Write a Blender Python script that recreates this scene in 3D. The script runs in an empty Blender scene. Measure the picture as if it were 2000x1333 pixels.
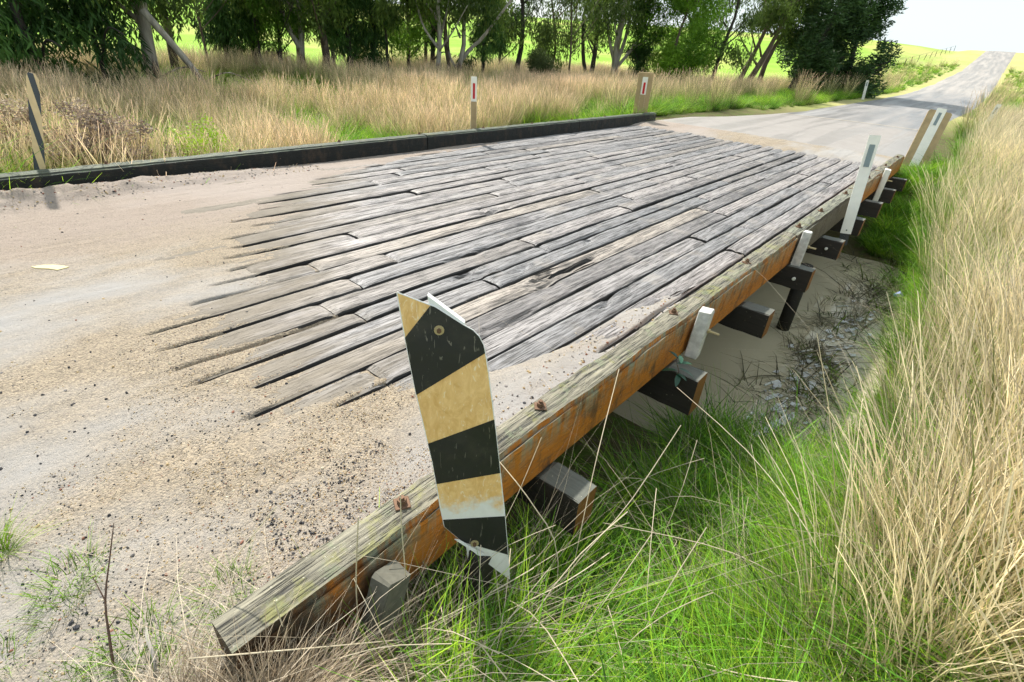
import bpy, bmesh, math, random
import numpy as np
from mathutils import Vector, Matrix
random.seed(7); rng = np.random.default_rng(7)
S = bpy.context.scene
C = S.collection
# ---------------- camera ----------------
CAM = (0.9125, 0.0, 1.6); F = 1000.0; PITCH = 0.5308; ROLL = 0.0773; YAW = 0.675
cd = bpy.data.cameras.new('camera'); cam = bpy.data.objects.new('camera', cd); C.objects.link(cam); S.camera = cam
cd.sensor_width = 36.0; cd.lens = F / 2000.0 * 36.0; cd.clip_start = 0.02; cd.clip_end = 3000
_f = Vector((-math.sin(YAW) * math.cos(PITCH), math.cos(YAW) * math.cos(PITCH), -math.sin(PITCH)))
_r = Vector((math.cos(YAW), math.sin(YAW), 0)); _u = _r.cross(_f)
_r2 = math.cos(ROLL) * _r + math.sin(ROLL) * _u; _u2 = -math.sin(ROLL) * _r + math.cos(ROLL) * _u
M = Matrix((( _r2.x, _u2.x, -_f.x, CAM[0]), (_r2.y, _u2.y, -_f.y, CAM[1]), (_r2.z, _u2.z, -_f.z, CAM[2]), (0, 0, 0, 1)))
cam.matrix_world = M
# ---------------- sky, sun, exposure ----------------
SUN_EL, SUN_AZ = 50.0, -68.0      # azimuth from +Y, negative = towards -X
w = bpy.data.worlds.new('World'); S.world = w; w.use_nodes = True
nt = w.node_tree; nt.nodes.clear()
wo = nt.nodes.new('ShaderNodeOutputWorld'); bg = nt.nodes.new('ShaderNodeBackground')
sk = nt.nodes.new('ShaderNodeTexSky'); sk.sky_type = 'NISHITA'; sk.sun_disc = False
sk.sun_elevation = math.radians(SUN_EL); sk.sun_rotation = math.radians(SUN_AZ); sk.air_density = 1.0; sk.dust_density = 2.0
tc = nt.nodes.new('ShaderNodeTexCoord'); mp = nt.nodes.new('ShaderNodeMapping'); mp.inputs['Scale'].default_value = (1, 1, 2.6)
nz = nt.nodes.new('ShaderNodeTexNoise'); nz.inputs['Scale'].default_value = 1.6; nz.inputs['Detail'].default_value = 6; nz.inputs['Roughness'].default_value = .55
rp = nt.nodes.new('ShaderNodeValToRGB'); rp.color_ramp.elements[0].position = .30; rp.color_ramp.elements[0].color = (.55,) * 3 + (1,); rp.color_ramp.elements[1].position = .62
mx = nt.nodes.new('ShaderNodeMixRGB'); mx.inputs[2].default_value = (4.2, 4.75, 4.9, 1)
for a, b in ((tc.outputs['Generated'], mp.inputs[0]), (mp.outputs[0], nz.inputs[0]), (nz.outputs[0], rp.inputs[0]), (rp.outputs[0], mx.inputs[0]),
             (sk.outputs[0], mx.inputs[1]), (mx.outputs[0], bg.inputs[0]), (bg.outputs[0], wo.inputs[0])): nt.links.new(a, b)
bg.inputs[1].default_value = 0.12
sl = bpy.data.lights.new('sun', 'SUN'); sl.energy = 3.7; sl.angle = math.radians(2.0); sl.color = (1, .95, .86)
so = bpy.data.objects.new('sun', sl); C.objects.link(so)
_e, _a = math.radians(SUN_EL), math.radians(SUN_AZ)
sdir = Vector((math.sin(_a) * math.cos(_e), math.cos(_a) * math.cos(_e), math.sin(_e)))
so.rotation_euler = sdir.to_track_quat('Z', 'Y').to_euler()
S.view_settings.view_transform = 'Standard'; S.view_settings.look = 'None'; S.view_settings.exposure = 0.95; S.view_settings.gamma = 1
S.view_settings.use_curve_mapping = False
S.cycles.max_bounces = 4; S.cycles.diffuse_bounces = 3; S.cycles.transmission_bounces = 3; S.cycles.use_adaptive_sampling = True; S.cycles.adaptive_threshold = 0.03; S.cycles.transparent_max_bounces = 8
# ---------------- helpers ----------------
def tag(o, label=None, cat=None, group=None, kind=None):
    if label: o['label'] = label
    if cat: o['category'] = cat
    if group: o['group'] = group
    if kind: o['kind'] = kind
    return o
def thing(name, loc, label, cat, group=None):
    o = bpy.data.objects.new(name, None); o.location = loc; o.empty_display_size = .1; C.objects.link(o)
    return tag(o, label, cat, group)
def mesh(name, v, f, mats, smooth=False, mi=None, col=None):
    me = bpy.data.meshes.new(name)
    v = np.asarray(v, dtype=np.float32)
    if isinstance(f, np.ndarray):
        n, k = f.shape
        me.vertices.add(len(v)); me.vertices.foreach_set('co', v.ravel())
        me.loops.add(n * k); me.loops.foreach_set('vertex_index', f.astype(np.int32).ravel())
        me.polygons.add(n); me.polygons.foreach_set('loop_start', np.arange(n, dtype=np.int32) * k); me.polygons.foreach_set('loop_total', np.full(n, k, dtype=np.int32))
        me.update(calc_edges=True)
    else:
        me.from_pydata(v.tolist(), [], f)
    if not isinstance(mats, (list, tuple)): mats = [mats]
    for m in mats: me.materials.append(m)
    if mi is not None: me.polygons.foreach_set('material_index', np.asarray(mi, dtype=np.int32))
    if smooth: me.polygons.foreach_set('use_smooth', np.ones(len(me.polygons), dtype=bool))
    if col is not None:
        a = me.color_attributes.new('col', 'FLOAT_COLOR', 'POINT'); c4 = np.ones((len(v), 4), dtype=np.float32); c4[:, :3] = col; a.data.foreach_set('color', c4.ravel())
    me.update()
    return me
def put(name, me, parent=None, loc=None):
    o = bpy.data.objects.new(name, me); C.objects.link(o)
    if parent is not None: o.parent = parent
    if loc is not None: o.location = loc
    return o
class MB:
    def __init__(s): s.v = []; s.f = []; s.m = []
    def add(s, vs, fs, mi=0):
        b = len(s.v); s.v += [tuple(map(float, p)) for p in vs]; s.f += [tuple(i + b for i in q) for q in fs]; s.m += [mi] * len(fs)
    def box(s, c, sz, R=None, mi=0, bev=0.0):
        x, y, z = [q / 2 for q in sz]; b = bev
        if b > 0:
            vs = []
            for sx in (-1, 1):
                for sy in (-1, 1):
                    for sz_ in (-1, 1):
                        vs += [(sx * (x - b), sy * (y - b), sz_ * z), (sx * (x - b), sy * y, sz_ * (z - b)), (sx * x, sy * (y - b), sz_ * (z - b))]
            I = lambda sx, sy, sz_, k: (((sx > 0) * 2 + (sy > 0)) * 2 + (sz_ > 0)) * 3 + k
            fs = []
            for s_ in (-1, 1):
                q = [I(-1, -1, s_, 0), I(1, -1, s_, 0), I(1, 1, s_, 0), I(-1, 1, s_, 0)]; fs.append(q if s_ > 0 else q[::-1])
                q = [I(-1, s_, -1, 1), I(-1, s_, 1, 1), I(1, s_, 1, 1), I(1, s_, -1, 1)]; fs.append(q if s_ > 0 else q[::-1])
                q = [I(s_, -1, -1, 2), I(s_, 1, -1, 2), I(s_, 1, 1, 2), I(s_, -1, 1, 2)]; fs.append(q if s_ > 0 else q[::-1])
            for a in (-1, 1):
                for c_ in (-1, 1):
                    fs.append([I(-1, a, c_, 0), I(1, a, c_, 0), I(1, a, c_, 1), I(-1, a, c_, 1)])
                    fs.append([I(a, -1, c_, 0), I(a, 1, c_, 0), I(a, 1, c_, 2), I(a, -1, c_, 2)])
                    fs.append([I(a, c_, -1, 1), I(a, c_, 1, 1), I(a, c_, 1, 2), I(a, c_, -1, 2)])
            for sx in (-1, 1):
                for sy in (-1, 1):
                    for sz_ in (-1, 1): fs.append([I(sx, sy, sz_, k) for k in range(3)])
        else:
            vs = [(sx * x, sy * y, sz_ * z) for sx in (-1, 1) for sy in (-1, 1) for sz_ in (-1, 1)]
            fs = [(0, 1, 3, 2), (4, 6, 7, 5), (0, 4, 5, 1), (2, 3, 7, 6), (0, 2, 6, 4), (1, 5, 7, 3)]
        out = []
        for p in vs:
            p = Vector(p)
            if R is not None: p = R @ p
            out.append((p.x + c[0], p.y + c[1], p.z + c[2]))
        s.add(out, fs, mi)
    def tube(s, pts, rad, n=8, mi=0, cap=True, wob=0.0):
        pts = [Vector(p) for p in pts]; b = len(s.v); k = len(pts)
        if not hasattr(rad, '__len__'): rad = [rad] * k
        up = Vector((0.3, 0.5, 1)).normalized()
        vs = []
        for i, p in enumerate(pts):
            t = (pts[min(i + 1, k - 1)] - pts[max(i - 1, 0)])
            t = t.normalized() if t.length > 0 else Vector((0, 0, 1))
            x = t.cross(Vector((0, 1, 0.01)) if abs(t.y) < .9 else Vector((1, 0, 0))).normalized(); y = t.cross(x)
            for j in range(n):
                a = 2 * math.pi * j / n; r = rad[i] * (1 + wob * random.uniform(-1, 1))
                vs.append(p + x * (math.cos(a) * r) + y * (math.sin(a) * r))
        fs = [(i * n + j, i * n + (j + 1) % n, (i + 1) * n + (j + 1) % n, (i + 1) * n + j) for i in range(k - 1) for j in range(n)]
        if cap: fs += [tuple(range(n))[::-1], tuple((k - 1) * n + j for j in range(n))]
        s.add(vs, fs, mi)
    def prism(s, poly, fn, t0, t1, mi=0):
        """poly of (u,v), fn(u,v,t)->xyz; closed slab between t0 and t1"""
        n = len(poly)
        vs = [fn(u, v, t0) for u, v in poly] + [fn(u, v, t1) for u, v in poly]
        fs = [tuple(range(n)), tuple(range(2 * n - 1, n - 1, -1))] + [(i, i + n, (i + 1) % n + n, (i + 1) % n) for i in range(n)]
        s.add(vs, fs, mi)
    def build(s, name, mats, parent=None, smooth=False, loc=None):
        me = mesh(name, s.v, s.f, mats, smooth, s.m)
        bm = bmesh.new(); bm.from_mesh(me); bmesh.ops.recalc_face_normals(bm, faces=bm.faces); bm.to_mesh(me); bm.free()
        return put(name, me, parent, loc)
# smooth value noise on arrays
_T = rng.random((256, 256))
def vn(x, y):
    x = np.asarray(x, float); y = np.asarray(y, float)
    xi = np.floor(x).astype(int); yi = np.floor(y).astype(int); fx = x - xi; fy = y - yi
    fx = fx * fx * (3 - 2 * fx); fy = fy * fy * (3 - 2 * fy)
    a = _T[xi & 255, yi & 255]; b = _T[(xi + 1) & 255, yi & 255]; c = _T[xi & 255, (yi + 1) & 255]; d = _T[(xi + 1) & 255, (yi + 1) & 255]
    return (a * (1 - fx) + b * fx) * (1 - fy) + (c * (1 - fx) + d * fx) * fy
def fbm(x, y, o=4):
    s = 0; a = .5; t = 0
    for i in range(o): s = s + a * vn(x * 2 ** i + 17 * i, y * 2 ** i + 5 * i); t += a; a *= .5
    return s / t
def ss(a, b, x):
    t = np.clip((np.asarray(x, float) - a) / (b - a), 0, 1); return t * t * (3 - 2 * t)
# ---------------- material helpers ----------------
class NM:
    def __init__(s, name):
        s.m = bpy.data.materials.new(name); s.m.use_nodes = True; s.t = s.m.node_tree; s.n = s.t.nodes
        s.n.clear(); s.out = s.n.new('ShaderNodeOutputMaterial'); s.b = s.n.new('ShaderNodeBsdfPrincipled'); s.t.links.new(s.b.outputs[0], s.out.inputs[0])
        s.tc = s.n.new('ShaderNodeTexCoord')
    def L(s, a, b): s.t.links.new(a, b)
    def set(s, k, v):
        if hasattr(v, 'node'): s.L(v, s.b.inputs[k])
        else: s.b.inputs[k].default_value = v if not isinstance(v, tuple) or len(v) == 4 else v + (1,)
    def map(s, scale=(1, 1, 1), src=None, loc=None):
        m = s.n.new('ShaderNodeMapping'); m.inputs['Scale'].default_value = scale
        s.L(src or s.tc.outputs['Object'], m.inputs[0])
        if loc is not None: s.L(loc, m.inputs['Location'])
        return m.outputs[0]
    def noise(s, scale=5, detail=4, rough=.55, vec=None, dist=0):
        n = s.n.new('ShaderNodeTexNoise'); n.inputs['Scale'].default_value = scale; n.inputs['Detail'].default_value = detail
        n.inputs['Roughness'].default_value = rough; n.inputs['Distortion'].default_value = dist
        s.L(vec or s.tc.outputs['Object'], n.inputs[0]); return n.outputs[0]
    def voro(s, scale=5, vec=None, feat='F1', out='Distance', rnd=1.0):
        n = s.n.new('ShaderNodeTexVoronoi'); n.feature = feat; n.inputs['Scale'].default_value = scale; n.inputs['Randomness'].default_value = rnd
        s.L(vec or s.tc.outputs['Object'], n.inputs[0]); return n.outputs[out]
    def ramp(s, src, stops):
        r = s.n.new('ShaderNodeValToRGB'); e = r.color_ramp.elements
        while len(e) < len(stops): e.new(.5)
        for i, (p, c) in enumerate(stops):
            e[i].position = p; e[i].color = (c, c, c, 1) if not isinstance(c, tuple) else c + (1,)
        s.L(src, r.inputs[0]); return r.outputs[0]
    def mix(s, f, a, b, mode='MIX'):
        n = s.n.new('ShaderNodeMixRGB'); n.blend_type = mode
        for i, v in enumerate((f, a, b)):
            if hasattr(v, 'node'): s.L(v, n.inputs[i])
            else: n.inputs[i].default_value = v if i == 0 else (v + (1,) if isinstance(v, tuple) else (v, v, v, 1))
        return n.outputs[0]
    def math(s, op, a, b=0.0, clamp=False):
        n = s.n.new('ShaderNodeMath'); n.operation = op; n.use_clamp = clamp
        for i, v in enumerate((a, b)):
            if hasattr(v, 'node'): s.L(v, n.inputs[i])
            else: n.inputs[i].default_value = v
        return n.outputs[0]
    def sep(s, src, k):
        n = s.n.new('ShaderNodeSeparateXYZ'); s.L(src, n.inputs[0]); return n.outputs[k]
    def bump(s, h, strength=.5, dist=.01):
        n = s.n.new('ShaderNodeBump'); n.inputs['Strength'].default_value = strength; n.inputs['Distance'].default_value = dist
        s.L(h, n.inputs['Height']); s.L(n.outputs[0], s.b.inputs['Normal'])
    def rand(s):
        return s.n.new('ShaderNodeObjectInfo').outputs['Random']
    def pos(s):
        return s.n.new('ShaderNodeNewGeometry').outputs['Position']
    def nrm(s, k):
        return s.sep(s.n.new('ShaderNodeNewGeometry').outputs['Normal'], k)
def simple(name, c, rough=.6, metal=0, spec=.4, var=.15, scale=20, bump=0):
    m = NM(name); n = m.noise(scale, 4)
    m.set('Base Color', m.mix(n, tuple(q * (1 - var) for q in c), tuple(min(1, q * (1 + var)) for q in c)))
    m.set('Roughness', rough); m.set('Metallic', metal); m.set('Specular IOR Level', spec)
    if bump: m.bump(n, bump, .003)
    return m.m
def leafy(name, trans=.35, tint=(1, 1, 1), rough=.55, spec=.25, hv=.25):
    m = NM(name); a = m.n.new('ShaderNodeAttribute'); a.attribute_name = 'col'
    r = m.rand(); v = m.math('ADD', m.math('MULTIPLY', r, hv * 2), 1 - hv)
    c = m.mix(1.0, a.outputs['Color'], tint, 'MULTIPLY')
    c = m.mix(1.0, c, v, 'MULTIPLY'); m.set('Base Color', c); m.set('Roughness', rough); m.set('Specular IOR Level', spec)
    t = m.n.new('ShaderNodeBsdfTranslucent'); m.L(c, t.inputs[0]); x = m.n.new('ShaderNodeMixShader'); x.inputs[0].default_value = trans
    m.L(m.b.outputs[0], x.inputs[1]); m.L(t.outputs[0], x.inputs[2]); m.L(x.outputs[0], m.out.inputs[0])
    return m.m
# ---- weathered deck planks: grain runs along Y
def mat_plank():
    m = NM('weathered_plank'); r = m.rand()
    off = m.n.new('ShaderNodeCombineXYZ'); m.L(m.math('MULTIPLY', r, 37), off.inputs[0]); m.L(m.math('MULTIPLY', r, 91), off.inputs[1])
    g = m.noise(1, 6, .65, m.map((46, 2.2, 46), loc=off.outputs[0]), .7)
    fine = m.noise(1, 3, .6, m.map((230, 7, 230), loc=off.outputs[0]), .3)
    big = m.noise(1.3, 4, .6, m.map((1, 1, 1), loc=off.outputs[0]))
    c = m.ramp(g, [(.33, (.05, .047, .046)), (.43, (.17, .16, .158)), (.55, (.36, .34, .335)), (.75, (.50, .475, .465))])
    c = m.mix(m.ramp(big, [(.42, 0.0), (.72, .35)]), c, (.40, .37, .355))
    tone = m.ramp(r, [(0, (.60, .63, .66)), (.3, (.88, .87, .87)), (.55, (1.05, 1.0, .97)), (.75, (.50, .49, .49)), (1, (1.15, 1.04, .88))])
    damp = m.ramp(m.noise(1, 5, .65, m.map((3.5, 1.1, 1))), [(.55, 0.0), (.64, .7)]); c = m.mix(damp, c, m.mix(1, c, (.42, .43, .46), 'MULTIPLY'))
    c = m.mix(.85, c, m.mix(1, c, tone, 'MULTIPLY'))
    crack = m.ramp(fine, [(.34, .12), (.45, 1.0)]); c = m.mix(1, c, crack, 'MULTIPLY')
    cr2 = m.ramp(m.noise(1, 3, .5, m.map((75, 1.1, 75), loc=off.outputs[0]), 1.0), [(.30, .05), (.37, 1.0)]); c = m.mix(1, c, cr2, 'MULTIPLY')
    dirt = m.ramp(m.noise(2.2, 5, .65), [(.55, 0.0), (.70, .6)]); c = m.mix(dirt, c, (.36, .32, .28))
    # road dust trodden onto the boards next to the dirt-covered end
    ox = m.sep(m.tc.outputs['Object'], 0); oy = m.sep(m.tc.outputs['Object'], 1)
    edge_y = m.math('ADD', m.math('MULTIPLY', m.math('MAXIMUM', m.math('SUBTRACT', m.math('MULTIPLY', ox, -1), 2.0), 0.0), .78), .95)
    dd = m.math('ADD', m.math('SUBTRACT', oy, edge_y), m.math('MULTIPLY', m.math('SUBTRACT', m.noise(1, 5, .65, m.map((9, 1.6, 9))), .5), 2.2))
    c = m.mix(m.ramp(dd, [(0.0, .92), (.9, 0.0)]), c, m.mix(m.noise(60, 4, .7), (.17, .145, .112), (.27, .235, .192)))
    # unbleached ends and sides; near-black by slope also paints shade into seams and gouges
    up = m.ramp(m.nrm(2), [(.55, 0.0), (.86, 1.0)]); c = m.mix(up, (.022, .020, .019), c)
    m.set('Base Color', c); m.set('Roughness', m.mix(m.ramp(dd, [(0.0, 1.0), (.9, 0.0)]), m.ramp(g, [(.3, .7), (.7, .42)]), .95)); m.set('Specular IOR Level', .5)
    h = m.math('ADD', m.math('MULTIPLY', g, .7), m.math('MULTIPLY', m.math('MULTIPLY', crack, cr2), .8)); m.bump(h, .9, .006); return m.m
def mat_kerb(side_a, side_b, topc, lich=.5, name='kerb_timber', streak=True):
    m = NM(name); P = m.tc.outputs['Object']; r = m.rand()
    g = m.noise(1, 6, .65, m.map((60, 2.5, 60)), .8); fine = m.noise(1, 3, .6, m.map((240, 8, 240)))
    up = m.ramp(m.nrm(2), [(.35, 0.0), (.7, 1.0)])
    top = m.ramp(g, [(.36, (.03, .03, .028)), (.46, tuple(q * .55 for q in topc)), (.62, topc), (.85, tuple(min(1, q * 1.35) for q in topc))])
    li = m.ramp(m.noise(6, 5, .7), [(.54, 0.0), (.64, lich * .8)]); top = m.mix(li, top, (.25, .245, .075))
    li2 = m.ramp(m.noise(11, 4, .7, m.map((1, 1, 1.3))), [(.55, 0.0), (.66, lich * .8)]); top = m.mix(li2, top, (.19, .215, .13))
    top = m.mix(m.ramp(m.voro(38), [(.06, .8), (.12, 0.0)]), top, (.42, .40, .34)) if lich > .2 else top
    cr = m.ramp(fine, [(.36, .12), (.47, 1.0)]); top = m.mix(1, top, cr, 'MULTIPLY')
    side = m.mix(m.noise(3, 5, .6), side_a, side_b)
    side = m.mix(m.ramp(m.noise(1, 5, .7, m.map((30, 8, 4))), [(.36, .75), (.50, 0.0)]), side, (.05, .035, .025))
    if streak:  # pale run-off streaks that hang down from the top edge, flecks of old paint
        z = m.sep(P, 2)
        mask = m.math('MULTIPLY', m.ramp(m.noise(1, 5, .7, m.map((18, 18, 3.5))), [(.42, 0.0), (.60, 1.0)]), m.ramp(z, [(.06, 0.0), (.20, 1.0)]))
        side = m.mix(mask, side, (.30, .31, .22))
        side = m.mix(m.ramp(m.noise(1, 4, .7, m.map((8, 8, 60))), [(.50, 0.0), (.62, .9)]), side, m.mix(.5, side, (.10, .09, .05)))
        side = m.mix(m.ramp(m.voro(30), [(.05, .7), (.09, 0.0)]), side, (.5, .48, .4))
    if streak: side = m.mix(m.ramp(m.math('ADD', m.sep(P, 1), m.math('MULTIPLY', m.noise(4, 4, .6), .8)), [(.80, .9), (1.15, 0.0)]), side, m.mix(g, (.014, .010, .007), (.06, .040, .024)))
    m.set('Base Color', m.mix(up, side, top)); m.set('Roughness', .68); m.set('Specular IOR Level', .35)
    m.bump(m.math('ADD', g, m.math('MULTIPLY', cr, .6)), .8, .006); return m.m
def mat_gravel():
    m = NM('gravel'); P = m.pos()
    big = m.noise(.55, 5, .6, m.map((1, .45, 1), P)); mid = m.noise(3.2, 5, .65, m.map((1, .6, 1), P))
    fine = m.noise(70, 5, .8, P); vc = m.voro(120, P, out='Color'); vd = m.voro(120, P); vd2 = m.voro(48, P); 
    mud = m.mix(mid, (.255, .24, .225), (.375, .36, .348)); grit = m.mix(mid, (.21, .188, .155), (.33, .298, .25))
    pink = m.mix(fine, (.27, .215, .18), (.37, .31, .27))
    vg = m.ramp(m.sep(vc, 0), [(0, (.30, .27, .24)), (.5, (.55, .52, .47)), (.8, (.80, .74, .64)), (1, (.45, .40, .38))]); bright = m.mix(1, m.mix(.85, (.5, .5, .5), vg), (1.2, 1.2, 1.2), 'MULTIPLY')
    grit = m.mix(.75, grit, m.mix(1, grit, m.mix(1, bright, (1.9, 1.8, 1.7), 'MULTIPLY'), 'MULTIPLY'))
    k = m.ramp(big, [(.42, 0.0), (.56, 1.0)]); c = m.mix(k, mud, grit)
    x = m.sep(P, 0); c = m.mix(m.ramp(m.math('MULTIPLY', m.math('ADD', m.math('MULTIPLY', x, -1), m.math('MULTIPLY', mid, 1.2)), .15), [(.60, 0.0), (.74, .8)]), c, pink)
    speck = m.ramp(m.math('ADD', vd2, m.math('MULTIPLY', m.ramp(mid, [(.35, .25), (.65, 0.0)]), 1)), [(.10, .12), (.16, 1.0)]); c = m.mix(.85, c, m.mix(1, c, speck, 'MULTIPLY'))
    dk = m.ramp(fine, [(.28, .35), (.45, 1.0)]); c = m.mix(m.math('MULTIPLY', k, .9), c, m.mix(1, c, dk, 'MULTIPLY'))
    moss = m.ramp(m.noise(2.1, 4, .6, P), [(.60, 0.0), (.70, .45)]); c = m.mix(m.math('MULTIPLY', moss, m.ramp(x, [(.0, 0.0), (1.0, 1.0)])), c, (.20, .22, .05))
    m.set('Base Color', c); m.set('Roughness', .9); m.set('Specular IOR Level', .3)
    h = m.math('ADD', m.math('MULTIPLY', m.math('SUBTRACT', 1, vd), m.math('ADD', m.math('MULTIPLY', k, .7), .12)), m.math('MULTIPLY', fine, .9)); h = m.math('ADD', h, m.math('MULTIPLY', m.noise(14, 5, .7, P), 1.6)); m.bump(h, .8, .010); return m.m
def mat_road():
    m = NM('sealed_road'); P = m.pos()
    x = m.sep(P, 0); n1 = m.noise(1, 5, .6, m.map((2.2, .10, 1), P)); n2 = m.noise(1, 4, .6, m.map((.5, .12, 1), P)); f = m.noise(60, 4, .7, P)
    n1 = m.ramp(n1, [(.38, 0.0), (.62, 1.0)]); c = m.mix(n1, (.10, .10, .108), (.27, .265, .262)); c = m.mix(m.ramp(n2, [(.4, 0.0), (.62, .7)]), c, (.27, .25, .235))
    y = m.sep(P, 1); kd = m.ramp(m.math('ADD', m.math('MULTIPLY', y, .01), m.math('MULTIPLY', m.noise(.9, 4, .6, P), .02)), [(.212, 1.0), (.218, 0.0)])
    c = m.mix(kd, c, m.mix(m.noise(2.5, 5, .7, P), (.21, .19, .175), (.33, .305, .285))); c = m.mix(m.ramp(m.math('MULTIPLY', y, .01), [(.48, 0.0), (.62, .8)]), c, m.mix(n1, (.25, .225, .20), (.36, .33, .30)))  # tree shade is painted into the blue-grey seal; colour lightens up the hill
    c = m.mix(.35, c, m.mix(1, c, m.mix(f, .5, 1.5), 'MULTIPLY'))
    edge = m.ramp(m.math('ABSOLUTE', m.math('ADD', x, 2.3)), [(0, 0.0), (1, 1.0)])
    m.set('Base Color', c); m.set('Roughness', m.ramp(n1, [(.35, .45), (.65, .8)])); m.set('Specular IOR Level', .5); m.bump(f, .4, .005); return m.m
def mat_ground():
    m = NM('grassy_earth'); P = m.pos()
    n = m.noise(.05, 5, .6, P); n2 = m.noise(1, 4, .7, m.map((.5, .2, 1), P)); n3 = m.noise(2.5, 5, .7, P); fine = m.noise(30, 4, .75, P)
    far = m.mix(n2, (.16, .32, .03), (.30, .48, .055)); far = m.mix(m.ramp(n, [(.50, 0.0), (.60, .9)]), far, (.40, .42, .12))
    near = m.mix(n3, (.045, .05, .015), (.16, .13, .07)); near = m.mix(m.ramp(m.noise(4, 4, .6, P), [(.5, 0.0), (.62, .8)]), near, (.08, .14, .02))
    d = m.n.new('ShaderNodeVectorMath'); d.operation = 'LENGTH'; m.L(P, d.inputs[0])
    k = m.ramp(m.math('MULTIPLY', d.outputs['Value'], .01), [(.20, 0.0), (.32, 1.0)])
    # straw-coloured verge beside the hill road
    x = m.sep(P, 0); v = m.ramp(m.math('MULTIPLY', m.math('ABSOLUTE', m.math('ADD', x, 2.3)), .05), [(.12, 1.0), (.95, 0.0)])
    far = m.mix(m.math('MULTIPLY', v, m.ramp(m.noise(.12, 4, .6, P), [(.3, .5), (.55, 1.0)])), far, (.42, .38, .17))
    c = m.mix(k, near, far); c = m.mix(.5, c, m.mix(1, c, m.mix(fine, .4, 1.6), 'MULTIPLY'))
    m.set('Base Color', c); m.set('Roughness', .95); m.set('Specular IOR Level', .15); m.bump(m.math('ADD', fine, n3), .6, .03); return m.m
def mat_water():
    m = NM('muddy_water'); P = m.pos(); n = m.noise(1.2, 4, .6, P, .5)
    m.set('Base Color', m.mix(n, (.48, .42, .29), (.56, .51, .38))); m.set('Roughness', .06); m.set('Specular IOR Level', .5); m.set('IOR', 1.33)
    m.bump(m.noise(6, 2, .5, P), .05, .01); return m.m
def mat_bark(name, pale, dark, split):
    m = NM(name); r = m.rand(); n = m.noise(1, 5, .65, m.map((9, 9, 1.6))); f = m.noise(1, 4, .7, m.map((40, 40, 5)))
    z = m.sep(m.tc.outputs['Object'], 2); k = m.ramp(m.math('ADD', m.math('MULTIPLY', z, .25), m.math('MULTIPLY', n, .5)), [(split, 0.0), (split + .1, 1.0)])
    c = m.mix(k, m.mix(f, dark, tuple(q * 2 for q in dark)), m.mix(m.ramp(n, [(.35, 0.0), (.65, 1.0)]), tuple(q * .5 for q in pale), pale))
    m.set('Base Color', c); m.set('Roughness', .85); m.bump(f, .6, .02); return m.m
def mat_board():
    m = NM('faded_reflective_orange'); n = m.noise(1, 5, .7, m.map((30, 30, 14)), 1.5); P = m.tc.outputs['Object']; z = m.sep(P, 2)
    c = m.mix(m.ramp(n, [(.3, 0.0), (.7, 1.0)]), (.64, .36, .11), (.86, .58, .26))
    c = m.mix(m.ramp(m.noise(1, 4, .6, m.map((70, 70, 22)), 2), [(.60, 0.0), (.68, .8)]), c, (.85, .70, .48))
    # peeling: below, the orange film has worn away to white
    k = m.ramp(m.math('ADD', z, m.math('MULTIPLY', m.noise(14, 4, .7), .22)), [(.46, 1.0), (.52, 0.0)])
    c = m.mix(k, c, m.mix(n, (.66, .64, .60), (.82, .81, .78)))
    m.set('Base Color', c); m.set('Roughness', .45); return m.m
def mat_black():
    m = NM('scuffed_black_film'); s1 = m.ramp(m.noise(1, 2, .5, m.map((90, 90, 3)), 1.5), [(.66, 0.0), (.70, .6)]); s2 = m.ramp(m.noise(6, 5, .7), [(.52, 0.0), (.75, .25)])
    c = m.mix(s2, m.mix(s1, (.013, .013, .013), (.22, .20, .16)), (.10, .085, .06)); m.set('Base Color', c); m.set('Roughness', m.ramp(m.noise(8, 4, .6), [(.3, .35), (.7, .65)])); return m.m
M_ = dict(plank=mat_plank(),
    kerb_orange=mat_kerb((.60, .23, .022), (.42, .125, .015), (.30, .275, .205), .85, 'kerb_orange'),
    kerb_grey=mat_kerb((.17, .14, .10), (.10, .08, .055), (.30, .30, .23), .45, 'kerb_grey', False),
    kerb_black=mat_kerb((.008, .009, .010), (.018, .020, .017), (.13, .155, .115), .30, 'kerb_black', False),
    gravel=mat_gravel(), road=mat_road(), ground=mat_ground(), water=mat_water(), board=mat_board(),
    black=mat_black(), alu=simple('white_sheet', (.74, .74, .72), .4, .0),
    rust=simple('rusty_steel', (.16, .095, .06), .7, .5, bump=.5, var=.4, scale=90), brass=simple('pale_bolt', (.45, .36, .20), .5, .4),
    white=simple('worn_white_post', (.80, .78, .71), .6, var=.14, scale=9), whitewood=simple('flaked_white_paint', (.52, .51, .48), .8, var=.55, scale=26, bump=.9),
    greyrefl=simple('grey_reflector', (.20, .25, .26), .35), redrefl=simple('red_reflector', (.50, .008, .02), .35), postwood=simple('post_timber', (.38, .28, .15), .75, var=.35, scale=9, bump=.4),
    darkwood=simple('dark_wood', (.022, .019, .016), .8, var=.4, scale=18, bump=.6), steel=simple('dark_steel', (.05, .055, .055), .5, .6),
    seal=simple('pale_seal', (.46, .41, .34), .85), yellow=simple('yellow_paint', (.62, .53, .30), .8), litter=simple('white_litter', (.72, .73, .74), .5, var=.1),
    blue=simple('blue_plastic', (.16, .24, .62), .4), twig=simple('twig_bark', (.12, .07, .05), .8, var=.4, scale=60), greytwig=simple('grey_twig', (.30, .28, .25), .8),
    grass=leafy('grass_blades', .45), straw=leafy('straw', .30), leaves=leafy('tree_leaves', .50, hv=.2), conifer=leafy('needle_leaves', .15, hv=.15), fern=leafy('vine_leaves', .2, rough=.35, spec=.5))
M_['gum'] = mat_bark('pale_gum_bark', (.42, .38, .33), (.06, .035, .025), .42)
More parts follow.
